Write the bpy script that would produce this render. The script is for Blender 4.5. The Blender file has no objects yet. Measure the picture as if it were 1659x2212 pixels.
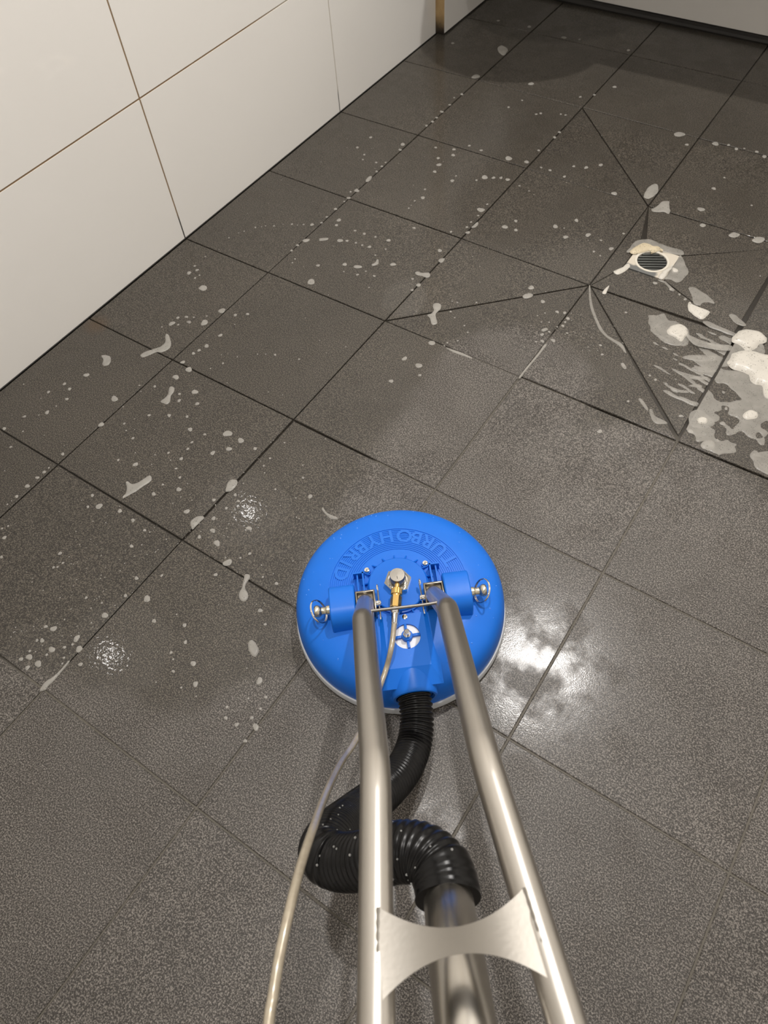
import bpy, bmesh, math, random
from mathutils import Vector, Matrix, noise
from mathutils.geometry import tessellate_polygon

# ------------------------------------------------------------------ camera
scene = bpy.context.scene
COL = scene.collection
CAM_POS = (1.27295, -0.90735, 1.00331)
ROW_R = (0.830856, 0.553391, -0.058628)      # camera right
ROW_D = (0.434049, -0.710375, -0.554048)     # camera down
ROW_F = (-0.348253, 0.434887, -0.830418)     # camera forward
cam_data = bpy.data.cameras.new('camera')
cam_data.sensor_fit = 'HORIZONTAL'
cam_data.sensor_width = 36.0
cam_data.lens = 1587.73 / 1659.0 * 36.0
cam_data.clip_start = 0.02
cam_data.dof.use_dof = True
cam_data.dof.focus_distance = 1.02
cam_data.dof.aperture_fstop = 13.0
cam = bpy.data.objects.new('camera', cam_data)
COL.objects.link(cam)
m = Matrix.Identity(4)
for i in range(3):
    m[i][0] = ROW_R[i]; m[i][1] = -ROW_D[i]; m[i][2] = -ROW_F[i]; m[i][3] = CAM_POS[i]
cam.matrix_world = m
scene.camera = cam

# ------------------------------------------------------------------ world, lights, exposure
world = bpy.data.worlds.new('world'); scene.world = world
world.use_nodes = True
world.node_tree.nodes['Background'].inputs[0].default_value = (0.9, 0.92, 1.0, 1)
world.node_tree.nodes['Background'].inputs[1].default_value = 0.02
scene.view_settings.view_transform = 'Standard'
scene.view_settings.look = 'None'
scene.view_settings.gamma = 1.0
scene.view_settings.exposure = -0.06
CEIL = 2.42
LAMPS = [(0.98, 0.50), (0.97, -0.58), (1.0, -1.66)]  # last entry is an added lamp, for ambient light and the chrome
LAMP_W = [32.0, 20.0, 4.0]
for (lx, ly), lw in zip(LAMPS, LAMP_W):
    ld = bpy.data.lights.new('downlight_beam', 'AREA')
    ld.shape = 'DISK'; ld.size = 0.062; ld.energy = lw; ld.color = (1.0, 0.965, 0.925)
    lo = bpy.data.objects.new('downlight_beam', ld)
    lo.location = (lx, ly, CEIL - 0.022)
    COL.objects.link(lo)

random.seed(7)

# measured positions on the floor (metres; droplet radius in millimetres)
DROPS = [(0.285,0.914,10.0),(0.587,0.408,8.4),(0.4,0.021,8.1),(0.285,-0.188,7.9),(0.518,-0.388,7.7),(0.545,0.615,7.6),(0.942,0.895,7.6),(0.293,-0.143,7.2),(0.601,0.215,7.1),(0.433,0.946,7.0),(1.003,0.641,7.0),(0.692,-0.593,6.9),(0.533,0.521,6.9),(0.347,-0.304,6.8),(0.398,1.211,6.7),(0.275,-0.434,6.6),(0.724,-0.071,6.6),(0.829,0.444,6.5),(0.339,-0.332,6.4),(0.662,0.381,6.3),(0.756,0.436,6.3),(0.299,0.334,6.2),(0.791,0.414,6.2),(0.282,1.227,6.1),(0.228,-0.224,6.0),(0.413,0.514,6.0),(0.817,0.606,6.0),(0.397,-0.342,5.9),(0.549,-0.388,5.9),(0.803,0.233,5.9),(0.627,-0.71,5.8),(0.786,0.477,5.8),(0.519,0.153,5.7),(0.589,0.622,5.7),(0.431,-0.625,5.6),(0.543,-0.414,5.5),(0.653,-0.574,5.4),(0.289,0.547,5.4),(0.89,0.426,5.4),(0.181,-0.418,5.3),(0.598,-0.827,5.3),(0.562,-0.877,5.2),(0.474,0.473,5.1),(0.584,1.222,5.1),(0.3,-0.493,5.0),(0.581,-0.817,5.0),(0.542,-0.877,5.0),(0.581,0.241,5.0),(0.151,-0.087,5.0),(0.584,0.538,5.0),(0.72,0.667,5.0),(0.745,0.692,5.0),(0.691,-0.069,5.0),(0.569,-0.554,4.9),(0.328,0.222,4.9),(1.056,0.895,4.9),(1.211,0.031,4.9),(1.251,0.075,4.9),(0.59,-0.766,4.8),(0.861,-0.719,4.8),(0.538,-0.825,4.8),(0.422,0.565,4.8),(0.601,0.124,4.8),(0.63,1.028,4.8),(0.296,0.72,4.8),(1.0,0.725,4.8),(0.526,-0.527,4.7),(0.562,-0.85,4.7),(0.466,0.216,4.7),(0.419,0.485,4.7),(0.184,1.221,4.7),(0.452,-0.416,4.6),(0.334,-0.237,4.6),(0.899,-0.774,4.6),(0.299,0.301,4.6),(0.449,0.384,4.6),(0.429,0.102,4.6),(0.842,0.207,4.6),(0.524,-0.436,4.5),(0.422,-0.527,4.5),(0.631,-0.559,4.5),(0.68,-0.524,4.5),(0.135,1.046,4.5),(0.29,-0.662,4.4),(0.552,0.529,4.4),(0.567,0.537,4.4),(0.991,0.896,4.4),(0.602,0.324,4.4),(1.079,-0.046,4.4),(0.761,-0.751,4.3),(1.035,0.906,4.3),(0.701,-0.131,4.3),(0.323,-0.295,4.2),(0.298,0.818,4.2),(0.91,0.115,4.2),(0.296,0.524,4.1),(0.284,0.179,4.1),(0.411,0.587,4.1),(0.3,0.669,4.1),(0.673,0.411,4.1),(0.688,0.383,4.1),(0.256,-0.203,4.0),(0.188,-0.525,4.0),(0.421,-0.362,4.0),(0.397,0.537,4.0),(0.442,0.177,4.0),(0.296,0.646,4.0),(0.907,0.185,4.0),(1.01,0.371,4.0),(0.338,-0.2,3.9),(0.616,-0.54,3.9),(0.728,-0.42,3.9),(0.785,-0.773,3.9),(0.381,0.071,3.9),(0.6,0.772,3.9),(0.6,0.746,3.9),(0.471,0.614,3.9),(0.583,-0.389,3.8),(0.201,0.536,3.8),(0.297,0.252,3.8),(0.97,0.904,3.8),(0.886,0.861,3.8),(0.386,-0.374,3.7),(0.495,-0.557,3.7),(0.197,0.483,3.7),(0.334,0.204,3.7),(0.3,0.104,3.7),(0.441,1.22,3.7),(0.652,0.618,3.7),(0.693,0.658,3.7),(0.692,0.611,3.7),(0.863,0.4,3.7),(0.894,0.199,3.7),(0.326,-0.139,3.6),(0.395,-0.411,3.6),(0.469,-0.613,3.6),(0.502,-0.615,3.6),(0.148,-0.595,3.6),(0.339,-0.755,3.6),(0.663,-0.732,3.6),(0.791,-0.631,3.6),(0.16,-0.071,3.6),(0.884,0.121,3.6),(0.893,0.105,3.6),(0.86,0.441,3.6),(0.892,0.485,3.6),(0.62,-0.58,3.5),(0.329,-0.254,3.5),(0.553,-0.89,3.5),(0.297,0.758,3.5),(1.184,0.06,3.5),(0.161,-0.457,3.4),(0.18,-0.461,3.4),(0.484,-0.475,3.4),(0.325,-0.266,3.4),(0.586,-0.692,3.4),(0.574,0.944,3.4),(0.436,0.817,3.4),(0.513,0.819,3.4),(0.521,0.828,3.4),(0.299,0.69,3.4),(0.601,0.969,3.4),(0.88,0.194,3.4),(1.044,0.368,3.4),(1.079,0.354,3.4),(1.233,0.037,3.4),(1.256,0.034,3.4),(0.593,-0.512,3.3),(0.708,-0.712,3.3),(0.538,-0.848,3.3),(0.406,0.209,3.3),(0.491,0.28,3.3),(0.569,0.308,3.3),(0.368,0.573,3.3),(0.387,0.17,3.3),(0.436,0.618,3.3),(0.346,-0.124,3.2),(0.227,-0.205,3.2),(0.241,-0.194,3.2),(0.536,-0.653,3.2),(0.29,-0.579,3.2),(0.444,-0.726,3.2),(0.534,-0.886,3.2),(0.618,-0.843,3.2),(0.275,0.451,3.2),(0.296,0.444,3.2),(0.297,0.42,3.2),(0.592,0.678,3.2),(0.591,0.339,3.2),(0.292,-0.625,3.1),(0.291,-0.64,3.1),(0.691,-0.62,3.1),(0.598,0.104,3.1),(0.629,0.618,3.1),(0.522,0.502,3.1),(0.908,0.161,3.1),(0.15,-0.488,3.0),(0.195,-0.482,3.0),(0.32,-0.371,3.0),(0.404,-0.615,3.0),(0.616,-0.484,3.0),(0.291,-0.687,3.0),(0.783,-0.581,3.0),(0.874,-0.786,3.0),(0.525,-0.829,3.0),(0.299,0.195,3.0),(0.382,0.208,3.0),(0.589,0.433,3.0),(0.592,0.387,3.0),(0.739,-0.091,3.0),(1.244,0.111,3.0),(0.158,-0.555,2.9),(0.362,-0.43,2.9),(0.426,-0.396,2.9),(0.728,-0.732,2.9),(0.23,0.465,2.9),(0.408,0.174,2.9),(0.3,0.083,2.9),(0.59,0.359,2.9),(0.375,-0.486,2.8),(0.483,-0.411,2.8),(0.475,-0.437,2.8),(0.479,-0.452,2.8),(0.593,-0.724,2.8),(0.472,0.088,2.8),(0.505,0.102,2.8),(0.58,0.134,2.8),(0.451,0.862,2.8),(0.289,0.794,2.8),(0.775,0.44,2.8),(0.995,0.262,2.8),(1.113,0.12,2.8),(0.415,-0.636,2.7),(0.886,-0.767,2.7),(0.855,-0.787,2.7),(0.899,-0.797,2.7),(0.289,0.323,2.7),(0.297,0.218,2.7),(0.436,0.414,2.7),(0.567,0.847,2.7),(0.579,0.849,2.7),(0.88,0.394,2.7),(0.992,0.148,2.7),(1.005,0.127,2.7),(0.375,-0.361,2.6),(0.533,-0.619,2.6),(0.629,-0.491,2.6),(0.621,-0.513,2.6),(0.365,-0.783,2.6),(0.744,-0.776,2.6),(0.576,-0.837,2.6),(0.243,0.158,2.6),(0.434,0.212,2.6),(0.336,-0.469,2.5),(0.712,-0.561,2.5),(0.194,-0.618,2.5),(0.618,-0.667,2.5),(0.884,-0.733,2.5),(0.425,0.174,2.5),(0.146,-0.063,2.5),(0.174,-0.093,2.5),(0.619,0.53,2.5),(1.006,0.906,2.5),(0.837,0.428,2.5),(0.892,0.135,2.5),(0.907,0.173,2.5),(1.093,0.042,2.5),(1.064,0.362,2.5),(0.242,-0.22,2.4),(0.455,-0.477,2.4),(0.491,-0.496,2.4),(0.388,-0.536,2.4),(0.51,-0.507,2.4),(0.495,-0.534,2.4),(0.542,-0.76,2.4),(0.812,-0.645,2.4),(0.531,-0.852,2.4),(0.239,0.446,2.4),(0.295,0.462,2.4),(0.472,0.494,2.4),(0.647,0.523,2.4),(1.006,0.775,2.4),(0.694,-0.395,2.3),(0.468,-0.187,2.3),(0.394,-0.257,2.3),(0.721,-0.756,2.3),(0.562,-0.86,2.3),(0.298,0.285,2.3),(0.267,0.17,2.3),(0.211,0.133,2.3),(0.177,0.108,2.3),(0.439,0.365,2.3),(0.442,0.335,2.3),(1.091,0.704,2.3),(0.697,0.118,2.3),(0.73,0.137,2.3),(0.699,0.088,2.3),(1.181,0.489,2.3),(1.1,0.125,2.3),(0.455,-0.75,2.2),(0.462,-0.736,2.2),(0.888,-0.75,2.2),(0.846,-0.774,2.2),(0.477,0.188,2.2),(0.324,0.064,2.2),(0.327,0.051,2.2),(0.469,0.16,2.2),(0.176,-0.081,2.2),(0.883,0.098,2.2),(0.924,0.147,2.2),(1.287,0.036,2.2),(0.351,-0.479,2.1),(0.47,-0.487,2.1),(0.437,-0.493,2.1),(0.618,-0.391,2.1),(0.685,-0.705,2.1),(0.583,-0.827,2.1),(0.535,-0.87,2.1),(0.481,0.106,2.1),(0.255,-0.187,2.0),(0.276,-0.171,2.0),(0.531,-0.51,2.0),(0.54,-0.537,2.0),(0.561,-0.532,2.0),(0.537,-0.554,2.0),(0.668,-0.439,2.0),(0.619,-0.41,2.0),(0.326,-0.736,2.0),(0.321,-0.745,2.0),(0.731,-0.762,2.0),(0.771,-0.788,2.0),(0.588,-0.849,2.0),(0.743,0.067,2.0),(0.758,0.054,2.0),(0.739,0.009,2.0),(0.753,0.024,2.0),(0.292,-0.384,1.9),(0.704,-0.575,1.9),(0.46,-0.746,1.9),(0.516,-0.173,1.9),(0.864,-0.748,1.9),(0.163,0.085,1.9),(0.148,0.05,1.9),(0.304,-0.44,1.8),(0.592,-0.325,1.8),(0.184,-0.581,1.8),(0.57,-0.753,1.8),(0.71,-0.631,1.8),(0.757,-0.583,1.8),(0.779,-0.626,1.8),(0.788,-0.618,1.8),(0.441,0.082,1.8),(0.145,-0.027,1.8),(0.663,0.516,1.8),(0.403,-0.508,1.7),(0.55,-0.525,1.7),(0.447,-0.512,1.7),(0.618,-0.35,1.7),(0.292,-0.614,1.7),(0.29,-0.707,1.7),(0.593,-0.857,1.7),(0.516,0.067,1.7),(0.715,0.077,1.7),(0.738,-0.001,1.7),(0.861,0.179,1.7),(0.88,0.159,1.7),(0.9,0.153,1.7),(1.129,0.404,1.7),(0.343,-0.161,1.6),(0.217,-0.242,1.6),(0.091,-0.499,1.5),(0.179,-0.538,1.5),(0.191,-0.505,1.5),(0.306,-0.394,1.5),(0.407,-0.229,1.5),(0.437,-0.203,1.5),(0.451,-0.195,1.5),(0.382,-0.28,1.5),(0.73,-0.658,1.5),(0.256,0.162,1.5),(0.194,0.124,1.5),(0.188,0.117,1.5),(0.156,0.074,1.5),(0.441,0.347,1.5),(0.686,0.116,1.5),(0.363,-0.469,1.4),(0.734,-0.802,1.4),(0.798,-0.786,1.4),(0.833,-0.714,1.4),(0.852,0.165,1.4),(0.867,0.152,1.4),(0.549,-0.642,1.3),(0.543,-0.617,1.3),(0.709,-0.435,1.3),(0.63,-0.421,1.3),(0.591,-0.745,1.2),(0.84,-0.68,1.2),(0.286,0.429,1.2),(0.705,0.195,1.2),(0.313,-0.357,1.1),(0.844,-0.73,1.1),(0.225,0.148,1.1),(0.854,0.133,1.1)]
BLOBS = {
 'jointA': [(0.9012,0.0954),(0.9062,0.0952),(0.9059,0.0682),(0.9049,0.0426),(0.9034,0.0166),(0.9032,-0.004),(0.8995,-0.0045),(0.8997,0.0208),(0.9008,0.0476),(0.9017,0.0724)],
 'jointB': [(0.7441,-0.0048),(0.7601,-0.0019),(0.7783,-0.0003),(0.7988,-0.0017),(0.7998,-0.0056),(0.7807,-0.007),(0.7605,-0.008)],
 'jointC': [(0.5967,-0.9045),(0.5938,-0.896),(0.594,-0.8879),(0.5974,-0.8791),(0.5987,-0.8644),(0.5983,-0.8507),(0.6003,-0.8479),(0.602,-0.8541),(0.6026,-0.8693),(0.6031,-0.8829),(0.6021,-0.8924),(0.6036,-0.8977),(0.6012,-0.902)],
 'branch': [(0.2362,-0.3224),(0.2421,-0.3251),(0.2469,-0.3224),(0.2532,-0.3106),(0.2583,-0.302),(0.2686,-0.296),(0.2735,-0.2831),(0.2692,-0.2717),(0.2497,-0.2542),(0.2415,-0.2512),(0.2407,-0.2562),(0.2534,-0.2714),(0.2543,-0.2854),(0.2489,-0.2949),(0.2379,-0.3114)],
 'fan': [(0.1685,-0.3649),(0.1753,-0.3591),(0.1854,-0.3582),(0.1944,-0.3654),(0.1988,-0.3751),(0.194,-0.3816),(0.1866,-0.3792),(0.18,-0.3706)],
 'hourglass': [(0.3463,-0.3579),(0.3482,-0.3533),(0.3556,-0.3547),(0.3619,-0.3637),(0.3642,-0.3727),(0.3725,-0.3849),(0.3721,-0.3925),(0.3656,-0.3946),(0.3564,-0.3944),(0.3576,-0.3823),(0.3556,-0.3721),(0.3499,-0.3639)],
 'boot': [(0.4556,-0.5917),(0.4511,-0.5801),(0.4436,-0.5702),(0.4361,-0.565),(0.4369,-0.561),(0.4486,-0.5608),(0.4545,-0.5523),(0.4583,-0.5368),(0.461,-0.5307),(0.4667,-0.5317),(0.4717,-0.5385),(0.4702,-0.5491),(0.4673,-0.5606),(0.4643,-0.572),(0.46,-0.5819)],
 'ovaljoint': [(0.5991,-0.4877),(0.5932,-0.4818),(0.5893,-0.4721),(0.592,-0.4622),(0.5995,-0.4596),(0.6052,-0.4648),(0.6076,-0.4754),(0.6053,-0.483)],
 'halfmoon': [(0.6016,-0.5761),(0.5922,-0.5706),(0.5878,-0.5643),(0.5888,-0.5546),(0.596,-0.5479),(0.6028,-0.5483),(0.6025,-0.5553),(0.602,-0.5669)],
 'tadpole': [(0.7308,-0.595),(0.7362,-0.5917),(0.7408,-0.595),(0.7421,-0.6023),(0.7439,-0.6093),(0.7483,-0.6146),(0.7559,-0.618),(0.7613,-0.6245),(0.7611,-0.6314),(0.7554,-0.6341),(0.7477,-0.631),(0.743,-0.624),(0.742,-0.6166),(0.7381,-0.6109),(0.7335,-0.6016)],
 'capsule': [(0.809,-0.6777),(0.8128,-0.6753),(0.8201,-0.6773),(0.8287,-0.681),(0.8329,-0.6875),(0.8325,-0.6935),(0.8266,-0.6944),(0.8177,-0.6905),(0.8101,-0.6836)],
 'streakA': [(0.3004,0.1215),(0.3008,0.1284),(0.3106,0.1339),(0.3135,0.1288),(0.3082,0.1205)],
 'streakB': [(0.331,0.1425),(0.3295,0.1477),(0.3431,0.1573),(0.3476,0.1531),(0.3422,0.146),(0.3341,0.1402)],
 'streakC': [(0.3668,0.1624),(0.3684,0.1666),(0.3759,0.1688),(0.3799,0.1644),(0.3742,0.1585),(0.3696,0.1586)],
 'streakD': [(0.4504,0.106),(0.4516,0.1117),(0.462,0.1156),(0.4666,0.112),(0.4604,0.1053),(0.4539,0.1035)],
 'hook': [(0.4797,0.1307),(0.4823,0.1397),(0.4798,0.1497),(0.4842,0.1496),(0.4904,0.1404),(0.4888,0.1332),(0.4838,0.1279)],
 'bar': [(0.5746,0.1541),(0.5772,0.1593),(0.5871,0.1599),(0.5972,0.1668),(0.6042,0.1647),(0.6075,0.1568),(0.6029,0.1511),(0.5925,0.1513),(0.5814,0.1493)],
 'wishbone': [(0.6581,0.0908),(0.6629,0.0959),(0.6719,0.0953),(0.6776,0.0859),(0.6773,0.0756),(0.6773,0.066),(0.685,0.0564),(0.693,0.0472),(0.6924,0.0413),(0.6867,0.038),(0.6796,0.045),(0.6723,0.0519),(0.6642,0.0568),(0.6688,0.0639),(0.668,0.0748),(0.6613,0.0823)],
 'ring': [(0.2034,-0.1135),(0.2036,-0.1042),(0.2117,-0.1015),(0.2196,-0.1062),(0.2199,-0.1145),(0.2109,-0.1166)],
 'slit': [(0.2949,0.3767),(0.2914,0.3902),(0.2953,0.3985),(0.3013,0.394),(0.3032,0.3835),(0.3004,0.3735)],
 'farpuff': [(0.2613,1.0766),(0.2632,1.0947),(0.281,1.0897),(0.2945,1.0726),(0.2967,1.0484),(0.2791,1.0548)],
 'leaf': [(0.8784,0.6255),(0.8732,0.6501),(0.8768,0.6737),(0.8829,0.6832),(0.8901,0.6778),(0.8963,0.6626),(0.898,0.6422),(0.893,0.6262),(0.8856,0.6203)],
 'tooth': [(0.9104,0.5921),(0.9171,0.6076),(0.9191,0.6266),(0.9256,0.6349),(0.9333,0.636),(0.9389,0.6195),(0.9477,0.6038),(0.9472,0.593),(0.9368,0.5949),(0.9253,0.5874),(0.9164,0.5855)],
 'ovalE': [(0.8007,0.1994),(0.8017,0.208),(0.8091,0.2158),(0.8167,0.2136),(0.8151,0.2041),(0.8077,0.1965)],
 'ovalF': [(0.7071,-0.0099),(0.7077,-0.004),(0.7138,-0.0005),(0.72,-0.0038),(0.7196,-0.01),(0.7133,-0.0131)],
 'ovalG': [(0.8419,0.893),(0.8491,0.9034),(0.8619,0.9047),(0.868,0.8974),(0.8596,0.8851),(0.8484,0.8832)],
 'blobH': [(1.0185,0.5881),(1.0214,0.5971),(1.0297,0.5971),(1.0323,0.5901),(1.0266,0.583)],
 'blobI': [(1.083,0.5875),(1.0894,0.5994),(1.1028,0.5996),(1.1042,0.5911),(1.097,0.5816),(1.0866,0.5813)],
 'blobJ': [(1.1304,0.5909),(1.1354,0.6045),(1.1491,0.6078),(1.1523,0.596),(1.1457,0.5865),(1.1342,0.586)],
 'chip': [(1.0441,0.1224),(1.0476,0.1258),(1.0557,0.12),(1.058,0.1146),(1.0546,0.113),(1.0483,0.1165)],
 'whiteflake': [(0.8764,0.133),(0.8822,0.141),(0.8872,0.1392),(0.8847,0.1317),(0.8799,0.129)],
 'drip': [(0.7607,-0.4314),(0.7598,-0.4268),(0.7645,-0.4291),(0.7732,-0.4323),(0.7839,-0.4315),(0.7913,-0.4306),(0.7943,-0.4336),(0.7856,-0.4389),(0.7768,-0.4372),(0.7673,-0.4345)],
 'edgefoam': [(0.5997,0.3434),(0.6,0.3524),(0.6013,0.3662),(0.6061,0.3629),(0.6082,0.354),(0.6055,0.346)],
 'film_drain': [(0.924,0.4339),(0.9219,0.4594),(0.9256,0.4769),(0.9402,0.4927),(0.959,0.4955),(0.9818,0.4908),(1.0134,0.4932),(1.0266,0.4855),(1.02,0.4762),(0.9908,0.4711),(0.9682,0.4623),(0.945,0.4494)],
 'film_drain2': [(1.0206,0.4747),(1.0268,0.4725),(1.0365,0.4613),(1.0428,0.4502),(1.0503,0.4417),(1.0551,0.4318),(1.0542,0.4152),(1.0539,0.4026),(1.0499,0.3942),(1.0436,0.3915),(1.0342,0.3942),(1.0282,0.3934),(1.0218,0.3898),(1.021,0.4036),(1.0214,0.4291),(1.021,0.4545)],
 'thick_drain': [(0.9269,0.4374),(0.9288,0.4537),(0.9327,0.4654),(0.9406,0.4756),(0.9527,0.4785),(0.9616,0.4757),(0.9687,0.4797),(0.9763,0.4801),(0.983,0.4743),(0.9852,0.4661),(0.978,0.4678),(0.9719,0.4587),(0.9684,0.4511),(0.9635,0.4578),(0.9523,0.4478),(0.9435,0.4372),(0.9337,0.4318)],
 'thick_side': [(1.0099,0.3866),(1.0086,0.4002),(1.0097,0.4134),(1.0148,0.4218),(1.0196,0.439),(1.0218,0.4257),(1.0195,0.41),(1.0208,0.3963),(1.0185,0.3862)],
 'dab': [(1.0232,0.4247),(1.0226,0.4316),(1.0278,0.4318),(1.0336,0.4305),(1.0368,0.4251),(1.0345,0.4202),(1.0279,0.4182)],
 'ribbon': [(1.0105,0.3825),(1.0177,0.3857),(1.0263,0.3852),(1.0357,0.38),(1.0442,0.3743),(1.0506,0.371),(1.0501,0.3646),(1.0444,0.3658),(1.0354,0.3728),(1.0254,0.3795),(1.0168,0.3799)],
 'corner_foam': [(0.9241,0.3631),(0.9275,0.3728),(0.9339,0.3867),(0.9361,0.3958),(0.9402,0.4007),(0.9463,0.3937),(0.9443,0.377),(0.9383,0.3624),(0.9321,0.3589)],
 'corner_foam2': [(0.9306,0.2937),(0.9313,0.309),(0.9347,0.3184),(0.9373,0.3025),(0.9388,0.2925),(0.9339,0.2897)],
 'vein': [(0.9024,0.2901),(0.9162,0.2606),(0.9322,0.2327),(0.9528,0.2074),(0.9716,0.1865),(0.9911,0.1743),(1.0091,0.1683),(1.0247,0.1628),(1.0391,0.1525),(1.04,0.1556),(1.0263,0.1708),(1.0089,0.1753),(0.9915,0.1799),(0.9738,0.1933),(0.9557,0.2128),(0.9359,0.2376),(0.9197,0.2635),(0.9044,0.2912)],
 'F3': [(1.0721,0.3886),(1.0783,0.3953),(1.0942,0.3927),(1.1148,0.3836),(1.1311,0.3723),(1.1322,0.3658),(1.12,0.366),(1.1116,0.3591),(1.1104,0.3492),(1.1014,0.3472),(1.0942,0.3533),(1.0867,0.3697),(1.0781,0.3794)],
 'F4': [(1.0878,0.3476),(1.0925,0.3319),(1.1042,0.3205),(1.1236,0.3137),(1.1309,0.3199),(1.133,0.337),(1.1286,0.3425),(1.1119,0.3451),(1.0984,0.3454)],
 'F5': [(1.1312,0.3062),(1.1404,0.3135),(1.1593,0.3106),(1.1773,0.3094),(1.1957,0.3066),(1.1989,0.3008),(1.1874,0.297),(1.1639,0.2978),(1.1458,0.299)],
 'F6': [(1.1676,0.3469),(1.1694,0.3519),(1.1769,0.3542),(1.1872,0.3482),(1.202,0.3391),(1.2029,0.3329),(1.1956,0.3306),(1.1828,0.3339),(1.1735,0.3403)],
 'F7': [(1.0356,0.2745),(1.0465,0.283),(1.0597,0.293),(1.0735,0.28),(1.0896,0.2823),(1.1133,0.2755),(1.1226,0.2584),(1.1286,0.2354),(1.1228,0.2255),(1.108,0.2212),(1.0953,0.2183),(1.0729,0.2252),(1.0537,0.2411),(1.0415,0.2616)],
 'F7t': [(1.082,0.2552),(1.0852,0.2684),(1.0956,0.2812),(1.1095,0.2779),(1.1182,0.2648),(1.1188,0.2429),(1.1135,0.2354),(1.1002,0.241),(1.0875,0.2448)],
 'F8a': [(1.1954,0.2785),(1.1957,0.3007),(1.2038,0.3164),(1.2217,0.3268),(1.2438,0.3241),(1.2492,0.3075),(1.2418,0.2902),(1.2356,0.2694),(1.2256,0.2679),(1.2074,0.2746)],
 'F8b': [(1.2063,0.2248),(1.2111,0.2487),(1.2262,0.2661),(1.2505,0.2717),(1.2822,0.2691),(1.307,0.2222),(1.3132,0.1707),(1.2914,0.1695),(1.2786,0.1935),(1.2605,0.1948),(1.2403,0.2094),(1.2201,0.2078)],
 'F9': [(1.1971,0.0598),(1.198,0.0775),(1.2099,0.0864),(1.2249,0.0801),(1.2393,0.068),(1.236,0.0567),(1.2222,0.0467),(1.2068,0.0411)],
 'F9t': [(1.2102,0.0619),(1.2157,0.0709),(1.2247,0.0705),(1.227,0.0607),(1.2196,0.0537),(1.2137,0.0546)],
 'F10t': [(1.2733,0.1088),(1.2788,0.1254),(1.2917,0.1273),(1.2958,0.1147),(1.2877,0.1062),(1.279,0.1029)],
 'F11': [(1.2361,0.0129),(1.2394,0.0239),(1.2484,0.0294),(1.2561,0.0231),(1.2569,0.0129),(1.2474,0.0054),(1.2398,0.0062)],
 'F12': [(1.315,0.0319),(1.3224,0.0452),(1.3357,0.0549),(1.3454,0.0538),(1.3458,0.0452),(1.3277,0.0361)],
 'F13': [(1.1326,0.0405),(1.1361,0.0446),(1.146,0.0332),(1.1622,0.0315),(1.1709,0.0291),(1.168,0.0236),(1.1549,0.0177),(1.1433,0.024)],
 'F14': [(1.1062,0.0561),(1.1105,0.0586),(1.1279,0.0455),(1.1311,0.0377),(1.125,0.0399),(1.1134,0.0486)],
 'streak1': [(1.1344,0.1005),(1.143,0.1056),(1.1575,0.1022),(1.1761,0.1013),(1.1954,0.1049),(1.1999,0.0998),(1.1894,0.0935),(1.171,0.0944),(1.1524,0.0952)],
 'streak2': [(1.1685,0.1347),(1.1773,0.1459),(1.1885,0.1476),(1.1893,0.1417),(1.1783,0.1364)],
 'streak3': [(1.1637,0.1542),(1.1704,0.1643),(1.1883,0.1727),(1.1919,0.1667),(1.1757,0.1572)],
 'streak4': [(1.1568,0.1791),(1.168,0.1919),(1.1945,0.1991),(1.1965,0.1899),(1.1731,0.1782)],
 'streak5': [(1.1337,0.1973),(1.1465,0.2133),(1.1803,0.2308),(1.187,0.2198),(1.1635,0.204)],
 'streak6': [(1.1306,0.1165),(1.1378,0.1186),(1.1567,0.1177),(1.1729,0.1232),(1.1737,0.1177),(1.1543,0.1103)],
 'streak7': [(1.163,0.1015),(1.1776,0.1042),(1.1988,0.0991),(1.1971,0.0935),(1.1812,0.0946)],
 'streak8': [(1.1169,0.2551),(1.145,0.2536),(1.1735,0.2571),(1.1992,0.2676),(1.2014,0.2538),(1.1692,0.2394),(1.1378,0.2363)],
}
HOSE_PTS = [(0.003,-0.106,0.054),(0.003,-0.128,0.057),(0.0015,-0.1431,0.058),(0.0019,-0.1666,0.056),(-0.0009,-0.1912,0.053),(-0.0101,-0.2199,0.057),(-0.0281,-0.2518,0.078),(-0.0543,-0.2813,0.112),(-0.0834,-0.313,0.168),(-0.0996,-0.3445,0.245),(-0.1043,-0.364,0.2756),(-0.0896,-0.3748,0.2891),(-0.0631,-0.3804,0.3158),(-0.0381,-0.3807,0.3378),(-0.0173,-0.386,0.349),(-0.0048,-0.3986,0.3564),(-0.0012,-0.413,0.3612),(-0.0015,-0.4237,0.3649)]
PRESS_PTS = [(-0.0108,-0.06,0.1125),(-0.0126,-0.069,0.1127),(-0.0207,-0.1034,0.1145),(-0.032,-0.1261,0.0955),(-0.0519,-0.171,0.1072),(-0.0751,-0.2281,0.1529),(-0.0897,-0.2679,0.2102),(-0.0992,-0.3115,0.2772),(-0.1026,-0.3597,0.3652),(-0.1082,-0.3921,0.4036),(-0.1131,-0.4201,0.4269),(-0.1197,-0.4493,0.4373),(-0.1245,-0.4721,0.44),(-0.1273,-0.4914,0.4451),(-0.132,-0.56,0.455),(-0.125,-0.68,0.51),(-0.105,-0.8,0.6),(-0.094,-0.93,0.73),(-0.092,-1.09,0.885)]

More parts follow.
